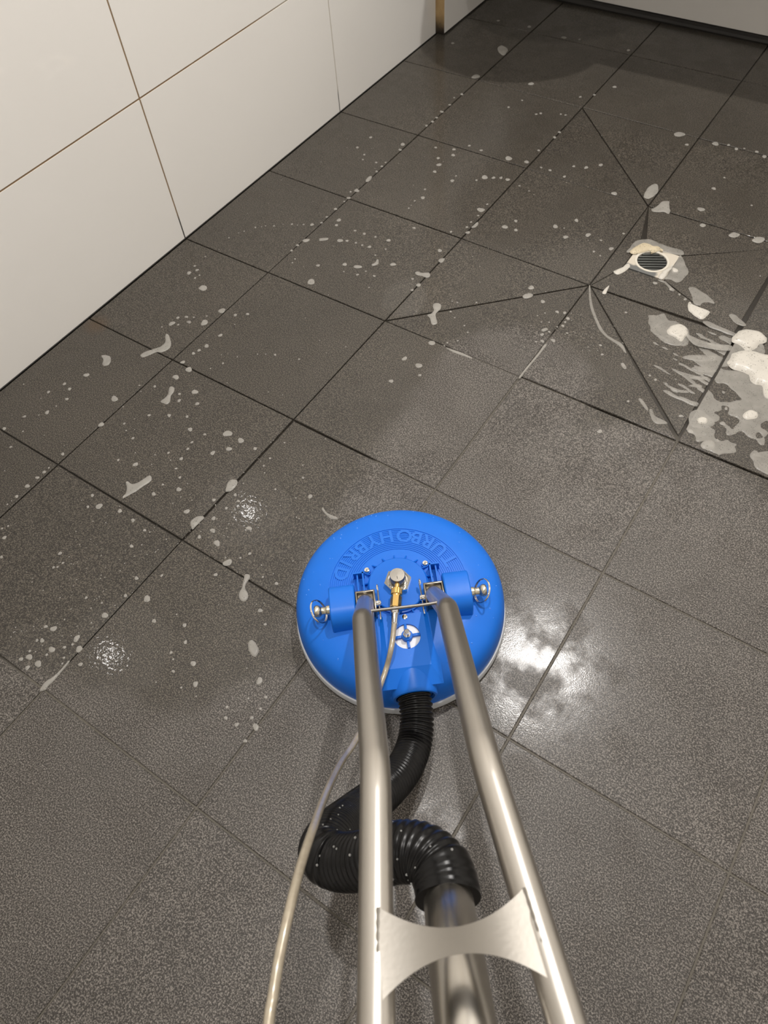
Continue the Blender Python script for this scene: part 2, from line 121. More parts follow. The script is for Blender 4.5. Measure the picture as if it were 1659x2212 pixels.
# ------------------------------------------------------------------ helpers
class MB:
    """collects geometry for one mesh"""
    def __init__(self): self.v = []; self.f = []
    def add(self, vs, fs):
        o = len(self.v); self.v += [tuple(p) for p in vs]
        self.f += [tuple(i + o for i in f) for f in fs]; return self
    def box(self, x0, x1, y0, y1, z0, z1, c=0.0):
        if c <= 0:
            vs = [(x, y, z) for z in (z0, z1) for y in (y0, y1) for x in (x0, x1)]
            return self.add(vs, [(0, 2, 3, 1), (4, 5, 7, 6), (0, 1, 5, 4), (2, 6, 7, 3), (0, 4, 6, 2), (1, 3, 7, 5)])
        bm = bmesh.new(); bmesh.ops.create_cube(bm, size=1)
        for v in bm.verts:
            v.co = ((x0 + x1) / 2 + v.co.x * (x1 - x0), (y0 + y1) / 2 + v.co.y * (y1 - y0), (z0 + z1) / 2 + v.co.z * (z1 - z0))
        bmesh.ops.bevel(bm, geom=bm.edges[:], offset=c, segments=3, affect='EDGES', profile=0.5)
        return self.frombm(bm)
    def frombm(self, bm):
        bm.verts.index_update()
        vs = [v.co[:] for v in bm.verts]; fs = [tuple(v.index for v in f.verts) for f in bm.faces]
        bm.free(); return self.add(vs, fs)
    def sweep(self, pts, rad, n=20, cap=True, frac=None):
        """tube along points; rad number or list"""
        P = [Vector(p) for p in pts]; N = len(P)
        R = rad if isinstance(rad, (list, tuple)) else [rad] * N
        T = [(P[min(i + 1, N - 1)] - P[max(i - 1, 0)]).normalized() for i in range(N)]
        a = Vector((0, 0, 1)) if abs(T[0].z) < .9 else Vector((1, 0, 0))
        u = T[0].cross(a).normalized(); vs = []
        for i in range(N):
            u = (u - T[i] * u.dot(T[i])).normalized(); w = T[i].cross(u)
            for k in range(n):
                t = 2 * math.pi * k / n
                vs.append(P[i] + (u * math.cos(t) + w * math.sin(t)) * R[i])
        fs = []
        for i in range(N - 1):
            for k in range(n):
                k2 = (k + 1) % n
                fs.append((i * n + k, i * n + k2, (i + 1) * n + k2, (i + 1) * n + k))
        if cap:
            fs.append(tuple(range(n - 1, -1, -1))); fs.append(tuple((N - 1) * n + k for k in range(n)))
        return self.add(vs, fs)
    def lathe(self, prof, n=64, M=None, close=True):
        """profile of (r, z) about z; M places it"""
        vs = []; 
        for r, z in prof:
            for k in range(n):
                t = 2 * math.pi * k / n
                p = Vector((r * math.cos(t), r * math.sin(t), z))
                vs.append(M @ p if M else p)
        fs = []
        for i in range(len(prof) - 1):
            for k in range(n):
                k2 = (k + 1) % n
                fs.append((i * n + k, i * n + k2, (i + 1) * n + k2, (i + 1) * n + k))
        if close:
            fs.append(tuple(range(n - 1, -1, -1)))
            fs.append(tuple((len(prof) - 1) * n + k for k in range(n)))
        return self.add(vs, fs)
    def prism(self, poly, z0, z1, M=None):
        n = len(poly)
        vs = [Vector((x, y, z0)) for x, y in poly] + [Vector((x, y, z1)) for x, y in poly]
        if M: vs = [M @ p for p in vs]
        fs = [tuple(range(n - 1, -1, -1)), tuple(range(n, 2 * n))]
        fs += [(i, (i + 1) % n, n + (i + 1) % n, n + i) for i in range(n)]
        return self.add(vs, fs)
    def mesh(self, name, mat=None, smooth=True, ang=35):
        me = bpy.data.meshes.new(name)
        me.from_pydata(self.v, [], self.f); me.validate(); me.update()
        if mat: me.materials.append(mat)
        if smooth:
            me.shade_smooth(); me.set_sharp_from_angle(angle=math.radians(ang))
        return me
    def build(self, name, mat, parent=None, smooth=True, ang=35):
        return obj(name, self.mesh(name, mat, smooth, ang), parent)

def obj(name, me, parent=None):
    o = bpy.data.objects.new(name, me); COL.objects.link(o)
    if parent: o.parent = parent
    return o
def tag(o, label, cat, group=None):
    o['label'] = label; o['category'] = cat
    if group: o['group'] = group
    return o
def empty(name, loc=(0, 0, 0), rz=0.0):
    o = bpy.data.objects.new(name, None); o.location = loc; o.rotation_euler = (0, 0, rz)
    o.empty_display_size = 0.05; COL.objects.link(o); return o
def struct(o): o['kind'] = 'structure'; return o
def catmull(pts, per=10):
    P = [Vector(p) for p in pts]; P = [2 * P[0] - P[1]] + P + [2 * P[-1] - P[-2]]; out = []
    for i in range(1, len(P) - 2):
        for k in range(per):
            t = k / per; a, b, c, d = P[i - 1:i + 3]
            out.append(.5 * ((2 * b) + (c - a) * t + (2 * a - 5 * b + 4 * c - d) * t * t + (3 * b - a - 3 * c + d) * t ** 3))
    out.append(P[-2]); return out
def resample(pts, step):
    out = [pts[0].copy()]; acc = 0.0
    for a, b in zip(pts, pts[1:]):
        L = (b - a).length; s = step - acc
        while s <= L:
            out.append(a.lerp(b, s / L)); s += step
        acc = (acc + L) % step
    return out
def fillet(pts, rads, seg=10):
    """polyline with rounded corners"""
    P = [Vector(p) for p in pts]; out = [P[0]]
    for i in range(1, len(P) - 1):
        a = (P[i - 1] - P[i]).normalized(); b = (P[i + 1] - P[i]).normalized()
        ang = a.angle(b); d = rads[i - 1] / math.tan(ang / 2)
        p0 = P[i] + a * d; p1 = P[i] + b * d
        for k in range(seg + 1):
            t = k / seg; out.append((1 - t) ** 2 * p0 + 2 * t * (1 - t) * (P[i] * .5 + (p0 + p1) * .25 + (P[i] - (p0 + p1) * .5) * .25) + t * t * p1)
    out.append(P[-1]); return out

# ------------------------------------------------------------------ materials
def new_mat(name):
    mt = bpy.data.materials.new(name); mt.use_nodes = True
    nt = mt.node_tree; b = nt.nodes['Principled BSDF']; return mt, nt, b
def N(nt, typ, **kw):
    n = nt.nodes.new(typ)
    for k, v in kw.items():
        if k.startswith('i_'): 
            key = k[2:]; n.inputs[int(key) if key.isdigit() else key].default_value = v
        else: setattr(n, k, v)
    return n
def L(nt, a, b): nt.links.new(a, b)
def math_(nt, op, a, b=None, c=None, clamp=False):
    n = nt.nodes.new('ShaderNodeMath'); n.operation = op; n.use_clamp = clamp
    for i, x in enumerate((a, b, c)):
        if x is None: continue
        if isinstance(x, (int, float)): n.inputs[i].default_value = x
        else: nt.links.new(x, n.inputs[i])
    return n.outputs[0]
def mixc(nt, fac, a, b, blend='MIX'):
    n = nt.nodes.new('ShaderNodeMix'); n.data_type = 'RGBA'; n.blend_type = blend
    for key, x in ((0, fac), (6, a), (7, b)):
        if isinstance(x, (int, float)): n.inputs[key].default_value = x
        elif isinstance(x, tuple): n.inputs[key].default_value = (*x, 1)
        else: nt.links.new(x, n.inputs[key])
    return n.outputs[2]
def ramp(nt, val, lo, hi):
    n = nt.nodes.new('ShaderNodeMapRange'); n.interpolation_type = 'SMOOTHSTEP'
    n.inputs[1].default_value = lo; n.inputs[2].default_value = hi
    nt.links.new(val, n.inputs[0]); return n.outputs[0]
def tex_noise(nt, pos, scale, detail=2.0, rough=.5):
    n = nt.nodes.new('ShaderNodeTexNoise'); n.inputs['Scale'].default_value = scale
    n.inputs['Detail'].default_value = detail; n.inputs['Roughness'].default_value = rough
    nt.links.new(pos, n.inputs['Vector']); return n.outputs[0]
def simple(name, col, rough=.5, metal=0.0, spec=.5, coat=0.0):
    mt, nt, b = new_mat(name)
    b.inputs['Base Color'].default_value = (*col, 1); b.inputs['Roughness'].default_value = rough
    b.inputs['Metallic'].default_value = metal; b.inputs['Specular IOR Level'].default_value = spec
    b.inputs['Coat Weight'].default_value = coat
    return mt
def bumped(name, col, rough, scale, strength, metal=0.0, var=0.0, dist=.0005):
    mt, nt, b = new_mat(name)
    tc = N(nt, 'ShaderNodeTexCoord'); n = tex_noise(nt, tc.outputs['Object'], scale, 3)
    bp = N(nt, 'ShaderNodeBump'); bp.inputs['Strength'].default_value = strength; bp.inputs['Distance'].default_value = dist
    L(nt, n, bp.inputs['Height']); L(nt, bp.outputs[0], b.inputs['Normal'])
    n2 = tex_noise(nt, tc.outputs['Object'], scale * .12, 3)
    c = mixc(nt, n2, tuple(x * (1 - var) for x in col), tuple(min(1, x * (1 + var)) for x in col))
    L(nt, c, b.inputs['Base Color'])
    b.inputs['Roughness'].default_value = rough; b.inputs['Metallic'].default_value = metal
    return mt

# the cleaned, vacuumed-dry strip left by the round head: a union of capsules on the floor plane
CLEAN = [((.893, -.020), (.945, -.52), .148), ((1.19, -.17), (1.95, -.40), .178), ((1.08, -.36), (1.95, -.72), .29),
         ((.15, -1.36), (1.01, -1.10), .33), ((1.10, -.70), (1.20, -1.6), .20), ((1.5, -1.1), (1.5, -2.2), .75), ((.4, -1.8), (1.2, -1.9), .6)]
def wet_mask(nt, pos):
    """1 where the floor is still wet and dirty, 0 where the head has passed"""
    sx = N(nt, 'ShaderNodeSeparateXYZ'); L(nt, pos, sx.inputs[0]); x, y = sx.outputs[0], sx.outputs[1]
    best = None
    for (ax, ay), (bx, by), r in CLEAN:
        dx, dy = bx - ax, by - ay; l2 = dx * dx + dy * dy
        px = math_(nt, 'SUBTRACT', x, ax); py = math_(nt, 'SUBTRACT', y, ay)
        t = math_(nt, 'MULTIPLY_ADD', py, dy / l2, math_(nt, 'MULTIPLY', px, dx / l2))
        t = math_(nt, 'MAXIMUM', math_(nt, 'MINIMUM', t, 1.0), 0.0)
        qx = math_(nt, 'MULTIPLY_ADD', t, -dx, px); qy = math_(nt, 'MULTIPLY_ADD', t, -dy, py)
        d = math_(nt, 'SQRT', math_(nt, 'MULTIPLY_ADD', qx, qx, math_(nt, 'MULTIPLY', qy, qy)))
        d = math_(nt, 'SUBTRACT', d, r)
        best = d if best is None else math_(nt, 'SMOOTH_MIN', best, d, 0.02)
    nz = tex_noise(nt, pos, 22, 3)
    best = math_(nt, 'MULTIPLY_ADD', nz, 0.03, math_(nt, 'SUBTRACT', best, 0.015))
    return ramp(nt, best, -0.022, 0.024)

POOLS = [(.645, -.795, .085), (.645, -.500, .080), (.60, .075, .055), (.545, -.87, .06)]
def make_floor_mat():
    mt, nt, b = new_mat('speckled_stone_tile')
    g = N(nt, 'ShaderNodeNewGeometry'); pos = g.outputs['Position']
    wet = wet_mask(nt, pos)
    # standing water: shallow pools left on a few tiles
    pool = None
    for px_, py_, pr_ in POOLS:
        dn = N(nt, 'ShaderNodeVectorMath'); dn.operation = 'DISTANCE'; L(nt, pos, dn.inputs[0]); dn.inputs[1].default_value = (px_, py_, 0)
        dd = math_(nt, 'SUBTRACT', dn.outputs['Value'], pr_)
        pool = dd if pool is None else math_(nt, 'MINIMUM', pool, dd)
    pool = ramp(nt, math_(nt, 'MULTIPLY_ADD', tex_noise(nt, pos, 30, 3), .05, pool), .04, .012)
    n1 = tex_noise(nt, pos, 500, 3.0, .68)
    n2 = tex_noise(nt, pos, 5, 3)
    n3 = tex_noise(nt, pos, 900, 1)
    oi = N(nt, 'ShaderNodeObjectInfo')
    speck = ramp(nt, n1, .42, .69)
    dry = mixc(nt, speck, (.030, .0255, .0215), (.225, .203, .181))
    wetc = mixc(nt, speck, (.018, .0147, .0110), (.135, .117, .093))
    c = mixc(nt, wet, dry, wetc)
    tone = math_(nt, 'MULTIPLY_ADD', n2, .45, .775)
    tone = math_(nt, 'MULTIPLY', tone, math_(nt, 'MULTIPLY_ADD', oi.outputs['Random'], .12, .94))
    tc = N(nt, 'ShaderNodeCombineColor'); [L(nt, tone, tc.inputs[i]) for i in range(3)]
    c = mixc(nt, 1.0, c, tc.outputs[0], 'MULTIPLY')
    sp = N(nt, 'ShaderNodeVectorMath'); sp.operation = 'DISTANCE'; L(nt, pos, sp.inputs[0]); sp.inputs[1].default_value = (.092, -.305, 0)
    rust = ramp(nt, math_(nt, 'MULTIPLY_ADD', n2, .03, sp.outputs['Value']), .052, .014)
    c = mixc(nt, math_(nt, 'MULTIPLY', rust, .55), c, (.075, .042, .018))
    L(nt, c, b.inputs['Base Color'])
    # roughness: damp-dry vs water film
    ndry = ramp(nt, tex_noise(nt, pos, 11, 4, .6), .42, .60)
    rdry = math_(nt, 'MULTIPLY_ADD', ndry, .15, .45)
    rough = math_(nt, 'MULTIPLY_ADD', wet, 0.06, rdry)
    L(nt, rough, b.inputs['Roughness'])
    cwd = math_(nt, 'MULTIPLY_ADD', ndry, -.50, .72)
    cw = N(nt, 'ShaderNodeMix'); L(nt, wet, cw.inputs[0]); L(nt, cwd, cw.inputs[2]); cw.inputs[3].default_value = .55
    L(nt, math_(nt, 'MAXIMUM', cw.outputs[0], pool), b.inputs['Coat Weight'])
    b.inputs['Specular IOR Level'].default_value = .35; L(nt, math_(nt, 'MULTIPLY_ADD', wet, .06, 1.40), b.inputs['Coat IOR'])
    cdry = math_(nt, 'MULTIPLY_ADD', ndry, .16, .125)
    cr = N(nt, 'ShaderNodeMix'); L(nt, wet, cr.inputs[0]); L(nt, cdry, cr.inputs[2]); cr.inputs[3].default_value = .03
    L(nt, math_(nt, 'MULTIPLY_ADD', math_(nt, 'MULTIPLY', pool, wet), -.018, cr.outputs[0]), b.inputs['Coat Roughness'])
    hb = math_(nt, 'MULTIPLY_ADD', n3, .5, n1)
    bp = N(nt, 'ShaderNodeBump'); bp.inputs['Strength'].default_value = .35; bp.inputs['Distance'].default_value = .0006
    L(nt, hb, bp.inputs['Height']); L(nt, bp.outputs[0], b.inputs['Normal'])
    nw = tex_noise(nt, pos, 150, 1.5, .55)
    bw = N(nt, 'ShaderNodeBump'); bw.inputs['Distance'].default_value = .0010
    L(nt, math_(nt, 'MULTIPLY_ADD', pool, -.045, math_(nt, 'MULTIPLY_ADD', wet, .11, .07)), bw.inputs['Strength'])
    L(nt, math_(nt, 'MULTIPLY_ADD', math_(nt, 'MULTIPLY', n1, math_(nt, 'MULTIPLY_ADD', math_(nt, 'MAXIMUM', math_(nt, 'MULTIPLY', wet, .75), pool), -1.0, 1.0)), 1.6, nw), bw.inputs['Height']); L(nt, bw.outputs[0], b.inputs['Coat Normal'])
    return mt
def make_grout_mat():
    mt, nt, b = new_mat('floor_grout')
    g = N(nt, 'ShaderNodeNewGeometry'); pos = g.outputs['Position']
    wet = wet_mask(nt, pos); n = tex_noise(nt, pos, 60, 4)
    dry = mixc(nt, n, (.075, .066, .052), (.135, .120, .096)); w = mixc(nt, n, (.009, .0072, .0054), (.030, .0245, .018))
    L(nt, mixc(nt, wet, dry, w), b.inputs['Base Color'])
    L(nt, math_(nt, 'MULTIPLY_ADD', wet, -.35, .65), b.inputs['Roughness'])
    return mt
def make_wall_grout():
    mt, nt, b = new_mat('stained_wall_grout')
    g = N(nt, 'ShaderNodeNewGeometry'); s = N(nt, 'ShaderNodeSeparateXYZ'); L(nt, g.outputs['Position'], s.inputs[0])
    n = tex_noise(nt, g.outputs['Position'], 30, 3)
    c = mixc(nt, n, (.20, .125, .06), (.32, .22, .13))
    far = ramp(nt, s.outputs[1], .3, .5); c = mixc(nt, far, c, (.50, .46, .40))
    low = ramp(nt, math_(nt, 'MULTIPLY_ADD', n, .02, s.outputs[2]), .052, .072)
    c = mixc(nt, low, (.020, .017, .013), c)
    L(nt, c, b.inputs['Base Color']); b.inputs['Roughness'].default_value = .7
    return mt
def make_glaze():
    mt, nt, b = new_mat('white_glazed_tile')
    g = N(nt, 'ShaderNodeNewGeometry'); n = tex_noise(nt, g.outputs['Position'], 3.0, 4)
    L(nt, mixc(nt, n, (.80, .776, .738), (.845, .822, .785)), b.inputs['Base Color'])
    b.inputs['Roughness'].default_value = .03; b.inputs['Specular IOR Level'].default_value = .5
    n2 = tex_noise(nt, g.outputs['Position'], 14, 2)
    bp = N(nt, 'ShaderNodeBump'); bp.inputs['Strength'].default_value = .03; bp.inputs['Distance'].default_value = .001
    L(nt, n2, bp.inputs['Height']); L(nt, bp.outputs[0], b.inputs['Normal'])
    return mt
def make_foam(name, col, trans, pit):
    mt, nt, b = new_mat(name)
    g = N(nt, 'ShaderNodeNewGeometry'); pos = g.outputs['Position']
    v = N(nt, 'ShaderNodeTexVoronoi'); v.inputs['Scale'].default_value = 330; L(nt, pos, v.inputs['Vector'])
    hole = ramp(nt, v.outputs['Distance'], .12, .34)
    n = tex_noise(nt, pos, 130, 3)
    sparse = ramp(nt, n, .47, .56)
    keep = math_(nt, 'MAXIMUM', hole, math_(nt, 'SUBTRACT', 1.0, math_(nt, 'MULTIPLY', sparse, pit)), clamp=True)
    c = mixc(nt, keep, tuple(x * .25 for x in col), col)
    L(nt, c, b.inputs['Base Color']); b.inputs['Roughness'].default_value = .38
    b.inputs['Subsurface Weight'].default_value = .0
    b.inputs['Coat Weight'].default_value = .1; b.inputs['Coat Roughness'].default_value = .15
    n4 = tex_noise(nt, pos, 45, 3)
    L(nt, math_(nt, 'MULTIPLY_ADD', n4, .35, 1 - trans - .17, clamp=True), b.inputs['Alpha'])
    return mt

M_TILE = make_floor_mat(); M_GROUT = make_grout_mat(); M_WGROUT = make_wall_grout(); M_GLAZE = make_glaze()
M_DROP = make_foam('soap_foam', (.45, .43, .39), .40, .6)
M_FILM = make_foam('thin_soap_film', (.44, .42, .38), .52, .5)
M_THICK = make_foam('thick_white_foam', (.56, .53, .475), .02, 1.0)
M_CREAM = make_foam('yellowish_foam', (.62, .53, .37), .15, 1.0)
M_BLUE = bumped('blue_moulded_plastic', (.008, .150, .66), .38, 220, .10, var=.07)
M_BLUE2 = bumped('blue_gloss_plastic', (.007, .140, .63), .30, 220, .06, var=.05)
for _m in (M_BLUE, M_BLUE2): _m.node_tree.nodes['Principled BSDF'].inputs['Specular IOR Level'].default_value = .3
M_WHITEP = simple('white_plastic', (.75, .76, .78), .35)
M_SKIRT = simple('pale_grey_skirt', (.55, .57, .60), .5)
M_STEEL = bumped('polished_stainless', (.52, .49, .445), .32, 60, .05, metal=1.0, var=.04)
M_BRUSH = bumped('brushed_stainless', (.27, .252, .225), .40, 300, .12, metal=1.0, var=.04)
M_CLEVIS = bumped('darkened_stainless', (.26, .235, .20), .22, 120, .1, metal=1.0, var=.1)
M_SATIN = bumped('satin_stainless', (.55, .52, .47), .27, 60, .05, metal=1.0, var=.04)
M_CHROME = bumped('bright_chrome', (.78, .76, .73), .10, 90, .05, metal=1.0, var=.03)
M_NICKEL = bumped('dull_nickel', (.66, .62, .50), .27, 200, .1, metal=1.0, var=.05)
M_BRASS = bumped('brass', (.72, .47, .16), .24, 250, .12, metal=1.0, var=.08)
M_RUBBER = bumped('black_ribbed_rubber', (.0045, .0043, .0045), .28, 300, .10, var=.2); M_RUBBER.node_tree.nodes['Principled BSDF'].inputs['Specular IOR Level'].default_value = .3
M_BRAID = None
M_DARK = simple('dark_hollow', (.006, .006, .006), .8)
M_SILIC = bumped('black_mouldy_sealant', (.022, .020, .018), .55, 60, .4, var=.5, dist=.002)
M_CEIL = simple('white_ceiling_paint', (.60, .59, .57), .8)
M_DRAINW = bumped('worn_white_drain_plastic', (.62, .58, .50), .4, 80, .1, var=.12)
M_DRAING = bumped('grey_drain_steel', (.10, .105, .10), .35, 80, .1, metal=.5, var=.12)

def make_braid():
    mt, nt, b = new_mat('braided_clear_hose')
    tc = N(nt, 'ShaderNodeTexCoord'); n = tex_noise(nt, tc.outputs['Object'], 160, 2)
    L(nt, mixc(nt, n, (.30, .25, .18), (.50, .44, .34)), b.inputs['Base Color'])
    b.inputs['Metallic'].default_value = .25; b.inputs['Roughness'].default_value = .28
    b.inputs['Coat Weight'].default_value = .6; b.inputs['Coat Roughness'].default_value = .08
    return mt
M_BRAID = make_braid()
def make_edge_brown():
    mt, nt, b = new_mat('rusty_brown_edge')
    g = N(nt, 'ShaderNodeNewGeometry'); s = N(nt, 'ShaderNodeSeparateXYZ'); L(nt, g.outputs['Position'], s.inputs[0])
    n = tex_noise(nt, g.outputs['Position'], 40, 4)
    c = mixc(nt, n, (.36, .22, .09), (.55, .39, .19))
    low = ramp(nt, math_(nt, 'MULTIPLY_ADD', n, .03, s.outputs[2]), .02, .075)
    L(nt, mixc(nt, low, (.02, .014, .010), c), b.inputs['Base Color']); b.inputs['Roughness'].default_value = .6
    return mt
M_BROWN = make_edge_brown()
def make_drain_frame():
    mt, nt, b = new_mat('limed_drain_frame')
    tc = N(nt, 'ShaderNodeTexCoord'); s = N(nt, 'ShaderNodeSeparateXYZ'); L(nt, tc.outputs['Object'], s.inputs[0])
    n = tex_noise(nt, tc.outputs['Object'], 90, 3)
    a = math_(nt, 'MAXIMUM', s.outputs[1], math_(nt, 'SUBTRACT', s.outputs[0], .052))
    k = ramp(nt, math_(nt, 'MULTIPLY_ADD', n, .012, a), -.026, -.018)
    L(nt, mixc(nt, k, (.13, .132, .128), (.55, .50, .42)), b.inputs['Base Color']); b.inputs['Roughness'].default_value = .42
    return mt
M_FRAME = make_drain_frame()

# ------------------------------------------------------------------ room shell
XW, XP, YP, YF = 0.0610, 0.0890, 1.0765, 1.4200      # left wall, proud panel, where it starts, far wall
XR, YB = 2.10, -2.40
def fz(x, y):
    """the floor falls a few millimetres towards the drain"""
    return -0.0055 * math.exp(-((x - .98) ** 2 + (y - .38) ** 2) / .095)

def inset(poly, d):
    n = len(poly); out = []
    for i in range(n):
        p0, p1, p2 = Vector(poly[i - 1]), Vector(poly[i]), Vector(poly[(i + 1) % n])
        e1 = (p1 - p0).normalized(); e2 = (p2 - p1).normalized()
        n1 = Vector((-e1.y, e1.x)); n2 = Vector((-e2.y, e2.x))
        k = 1 + n1.dot(n2)
        out.append(tuple(p1 + (n1 + n2) * (d / max(k, .25))))
    return out

# mortar and grout bed
def clean_sd(x, y):
    best = 9
    for (ax, ay), (bx, by), r in CLEAN:
        dx, dy = bx - ax, by - ay; t = max(0, min(1, ((x - ax) * dx + (y - ay) * dy) / (dx * dx + dy * dy)))
        best = min(best, math.hypot(x - ax - t * dx, y - ay - t * dy) - r)
    return best
gb = MB(); nx, ny = 120, 220
for j in range(ny + 1):
    for i in range(nx + 1):
        x = XW - .02 + (XR - XW + .04) * i / nx; y = YB - .02 + (YF - YB + .04) * j / ny
        gb.v.append((x, y, fz(x, y) - (.0019 if clean_sd(x, y) < 0 else .0045)))
for j in range(ny):
    for i in range(nx):
        a = j * (nx + 1) + i; gb.f.append((a, a + 1, a + nx + 2, a + nx + 1))
o0 = len(gb.v)
gb.box(XW - .02, XR + .02, YB - .02, YF + .02, -.06, -.014)
floor = struct(gb.build('floor', M_GROUT))

TILE_DZ = {}
def floor_tile(poly, dz=0.0, gap=.0013, tilt=None, joint=None):
    """one tile with an eased edge; poly counter-clockwise in metres"""
    b = inset(poly, gap); t = inset(poly, gap + .0011); n = len(poly)
    cx = sum(p[0] for p in poly) / n; cy = sum(p[1] for p in poly) / n
    def z(p):
        q = fz(*p) + dz
        if tilt: q += tilt[0] * (p[0] - cx) + tilt[1] * (p[1] - cy)
        return q
    mb = MB()
    vs = [(p[0], p[1], -.0125) for p in b] + [(p[0], p[1], z(p) - .0009) for p in b] + [(p[0], p[1], z(p)) for p in t]
    fs = [tuple(range(n - 1, -1, -1)), tuple(range(2 * n, 3 * n))]
    for r in (0, 1):
        fs += [(r * n + i, r * n + (i + 1) % n, (r + 1) * n + (i + 1) % n, (r + 1) * n + i) for i in range(n)]
    mb.add(vs, fs)
    o = mb.build('tile', M_TILE, floor, smooth=False)
    return o

T = 0.300
xs = [XW + .003] + [T * i for i in range(1, 8)]; xs[-1] = XR - .002
ys = [T * j for j in range(-8, 5)] + [YF - .003]
rng = random.Random(3)
DRX0, DRX1, DRY0, DRY1 = .935, 1.022, .388, .476       # drain plate
for i in range(7):
    for j in range(len(ys) - 1):
        x0, x1, y0, y1 = xs[i], xs[i + 1], ys[j], ys[j + 1]
        jj = j - 8
        dz = rng.uniform(-.0004, .0004); tl = (rng.uniform(-.0015, .0015), rng.uniform(-.0015, .0015))
        if (i, jj) == (3, 1):            # drain tile, cut from its corners to the drain plate
            A, B, Cc, D = (x0, y0), (x1, y0), (x1, y1), (x0, y1)
            a, b, c, d = (DRX0, DRY0), (DRX1, DRY0), (DRX1, DRY1), (DRX0, DRY1)
            floor_tile([A, (x1 - .004, y0 + .007), b, a], -.0016); floor_tile([(x1 - .007, y0 + .005), (x1 - .004, y1), c, b], -.0010)
            floor_tile([Cc, D, (DRX0 + .011, DRY1), c], -.0008); floor_tile([D, A, a, d], -.0030)
        elif (i, jj) == (2, 0):
            floor_tile([(x0, y0), (x1, y1), (x0, y1)], .0002); floor_tile([(x0, y0), (x1, y0), (x1, y1)], -.0005)
        elif (i, jj) == (2, 2):
            floor_tile([(x0, y0), (x1, y0), (x0, y1)], -.0008); floor_tile([(x1, y0), (x1, y1), (x0, y1)], .0003)
        elif (i, jj) == (3, 0):
            floor_tile([(x0, y0), (x1, y0), (x0, y1)], .0022); floor_tile([(x1 - .002, y0 + .013), (x1 - .002, y1), (x0 + .002, y1)], -.0022)
        else:
            if (i, jj) == (2, -2): dz = -.0010; tl = (.006, -.002)
            if (i, jj) == (2, -1): dz = .0006
            if (i, jj) == (3, -1): dz = -.0002; tl = (-.002, -.001)
            if (i, jj) == (4, 0): dz = .0022; tl = (0, 0)
            if (i, jj) == (1, -3): dz = -.0008
            floor_tile([(x0, y0), (x1, y0), (x1, y1), (x0, y1)], dz, tilt=tl)

def wall_tiles(parent, axis, fixed, sgn, a_edges, z_edges, gap=.0018, th=.009, amap=None):
    """axis 'x': wall plane x=fixed facing sgn; tiles are parts"""
    for a0, a1 in zip(a_edges, a_edges[1:]):
        for z0, z1 in zip(z_edges, z_edges[1:]):
            mb = MB(); g = gap; c = .0005
            lo = min(fixed, fixed - sgn * th); hi = max(fixed, fixed - sgn * th)
            bm = bmesh.new(); bmesh.ops.create_cube(bm, size=1)
            for v in bm.verts:
                p = (a0 + g if v.co.x < 0 else a1 - g, lo if v.co.y < 0 else hi, z0 + g if v.co.z < 0 else z1 - g)
                v.co = (p[1], p[0], p[2]) if axis == 'x' else p
            face = [f for f in bm.faces if all(abs((v.co.x if axis == 'x' else v.co.y) - fixed) < 1e-6 for v in f.verts)]
            bmesh.ops.bevel(bm, geom=list({e for f in face for e in f.edges}), offset=c, segments=1, affect='EDGES')
            bmesh.ops.recalc_face_normals(bm, faces=bm.faces[:])
            mb.frombm(bm); mb.build('tile', M_GLAZE, parent, smooth=False)

wz = [-.0006] + [.3065 + .3 * k for k in range(0, 8)]; wz[-1] = CEIL - .001
wl = MB().box(XW - .12, XW - .0012, YB - .1, YF + .12, -.05, CEIL).build('wall_left', M_WGROUT, smooth=False); struct(wl)
wall_tiles(wl, 'x', XW, 1, [YB, -1.8, -1.2, -.6, 0.0, .6, YP - .0005], wz)
# proud last piece of the wall with its stained edge
pn = MB().box(XW - .0029, XP - .0095, YP + .004, YF, .004, CEIL).build('wall_corner', M_WGROUT, smooth=False); struct(pn)
wall_tiles(pn, 'x', XP, 1, [YP, YF + .004], [.0035, .3065, .6065, .9065, 1.2065, 1.5065, 1.8065, 2.1065, CEIL - .001])
tr = MB().box(XW - .004, XP - .0012, YP - .0008, YP + .0035, .002, CEIL - .002, .0006).build('trim_1', M_BROWN); struct(tr)
tr['label'] = 'stained brown edge strip where the white wall steps out'
# far wall, right wall, back wall, ceiling
wf = MB().box(XW - .12, XR + .12, YF + .0035, YF + .12, -.05, CEIL).build('wall_far', M_WGROUT, smooth=False); struct(wf)
wall_tiles(wf, 'y', YF, -1, [XP, .27, .97, 1.57, XR], [.014] + wz[1:])
sl = MB().sweep([(XP - .01, YF - .003, .004), (XR, YF - .003, .004)], .0105, 10).build('sealant', M_SILIC, wf)
wr = MB().box(XR + .0035, XR + .12, YB - .1, YF + .12, -.05, CEIL).build('wall_right', M_WGROUT, smooth=False); struct(wr)
wall_tiles(wr, 'x', XR, -1, [YB, -1.8, -1.2, -.6, 0.0, .6, 1.2, YF], wz)
wb = MB().box(XW - .12, XR + .12, YB - .12, YB - .0035, -.05, CEIL).build('wall_back', M_WGROUT, smooth=False); struct(wb)
wall_tiles(wb, 'y', YB, 1, [XW, .62, 1.22, 1.82, XR], wz)
ce = MB().box(XW - .12, XR + .12, YB - .12, YF + .12, CEIL, CEIL + .1).build('ceiling', M_CEIL, smooth=False); struct(ce)
# sealant bead along the left wall
tb = MB().sweep([(XW + .0003, YB + .01, .0), (XW + .0003, YP, .0)], .0013, 8).build('trim_2', M_SILIC); struct(tb)
tb2 = MB().sweep([(XP + .0003, YP + .004, .0), (XP + .0003, YF, .0)], .0014, 8).build('trim_3', M_SILIC); struct(tb2)

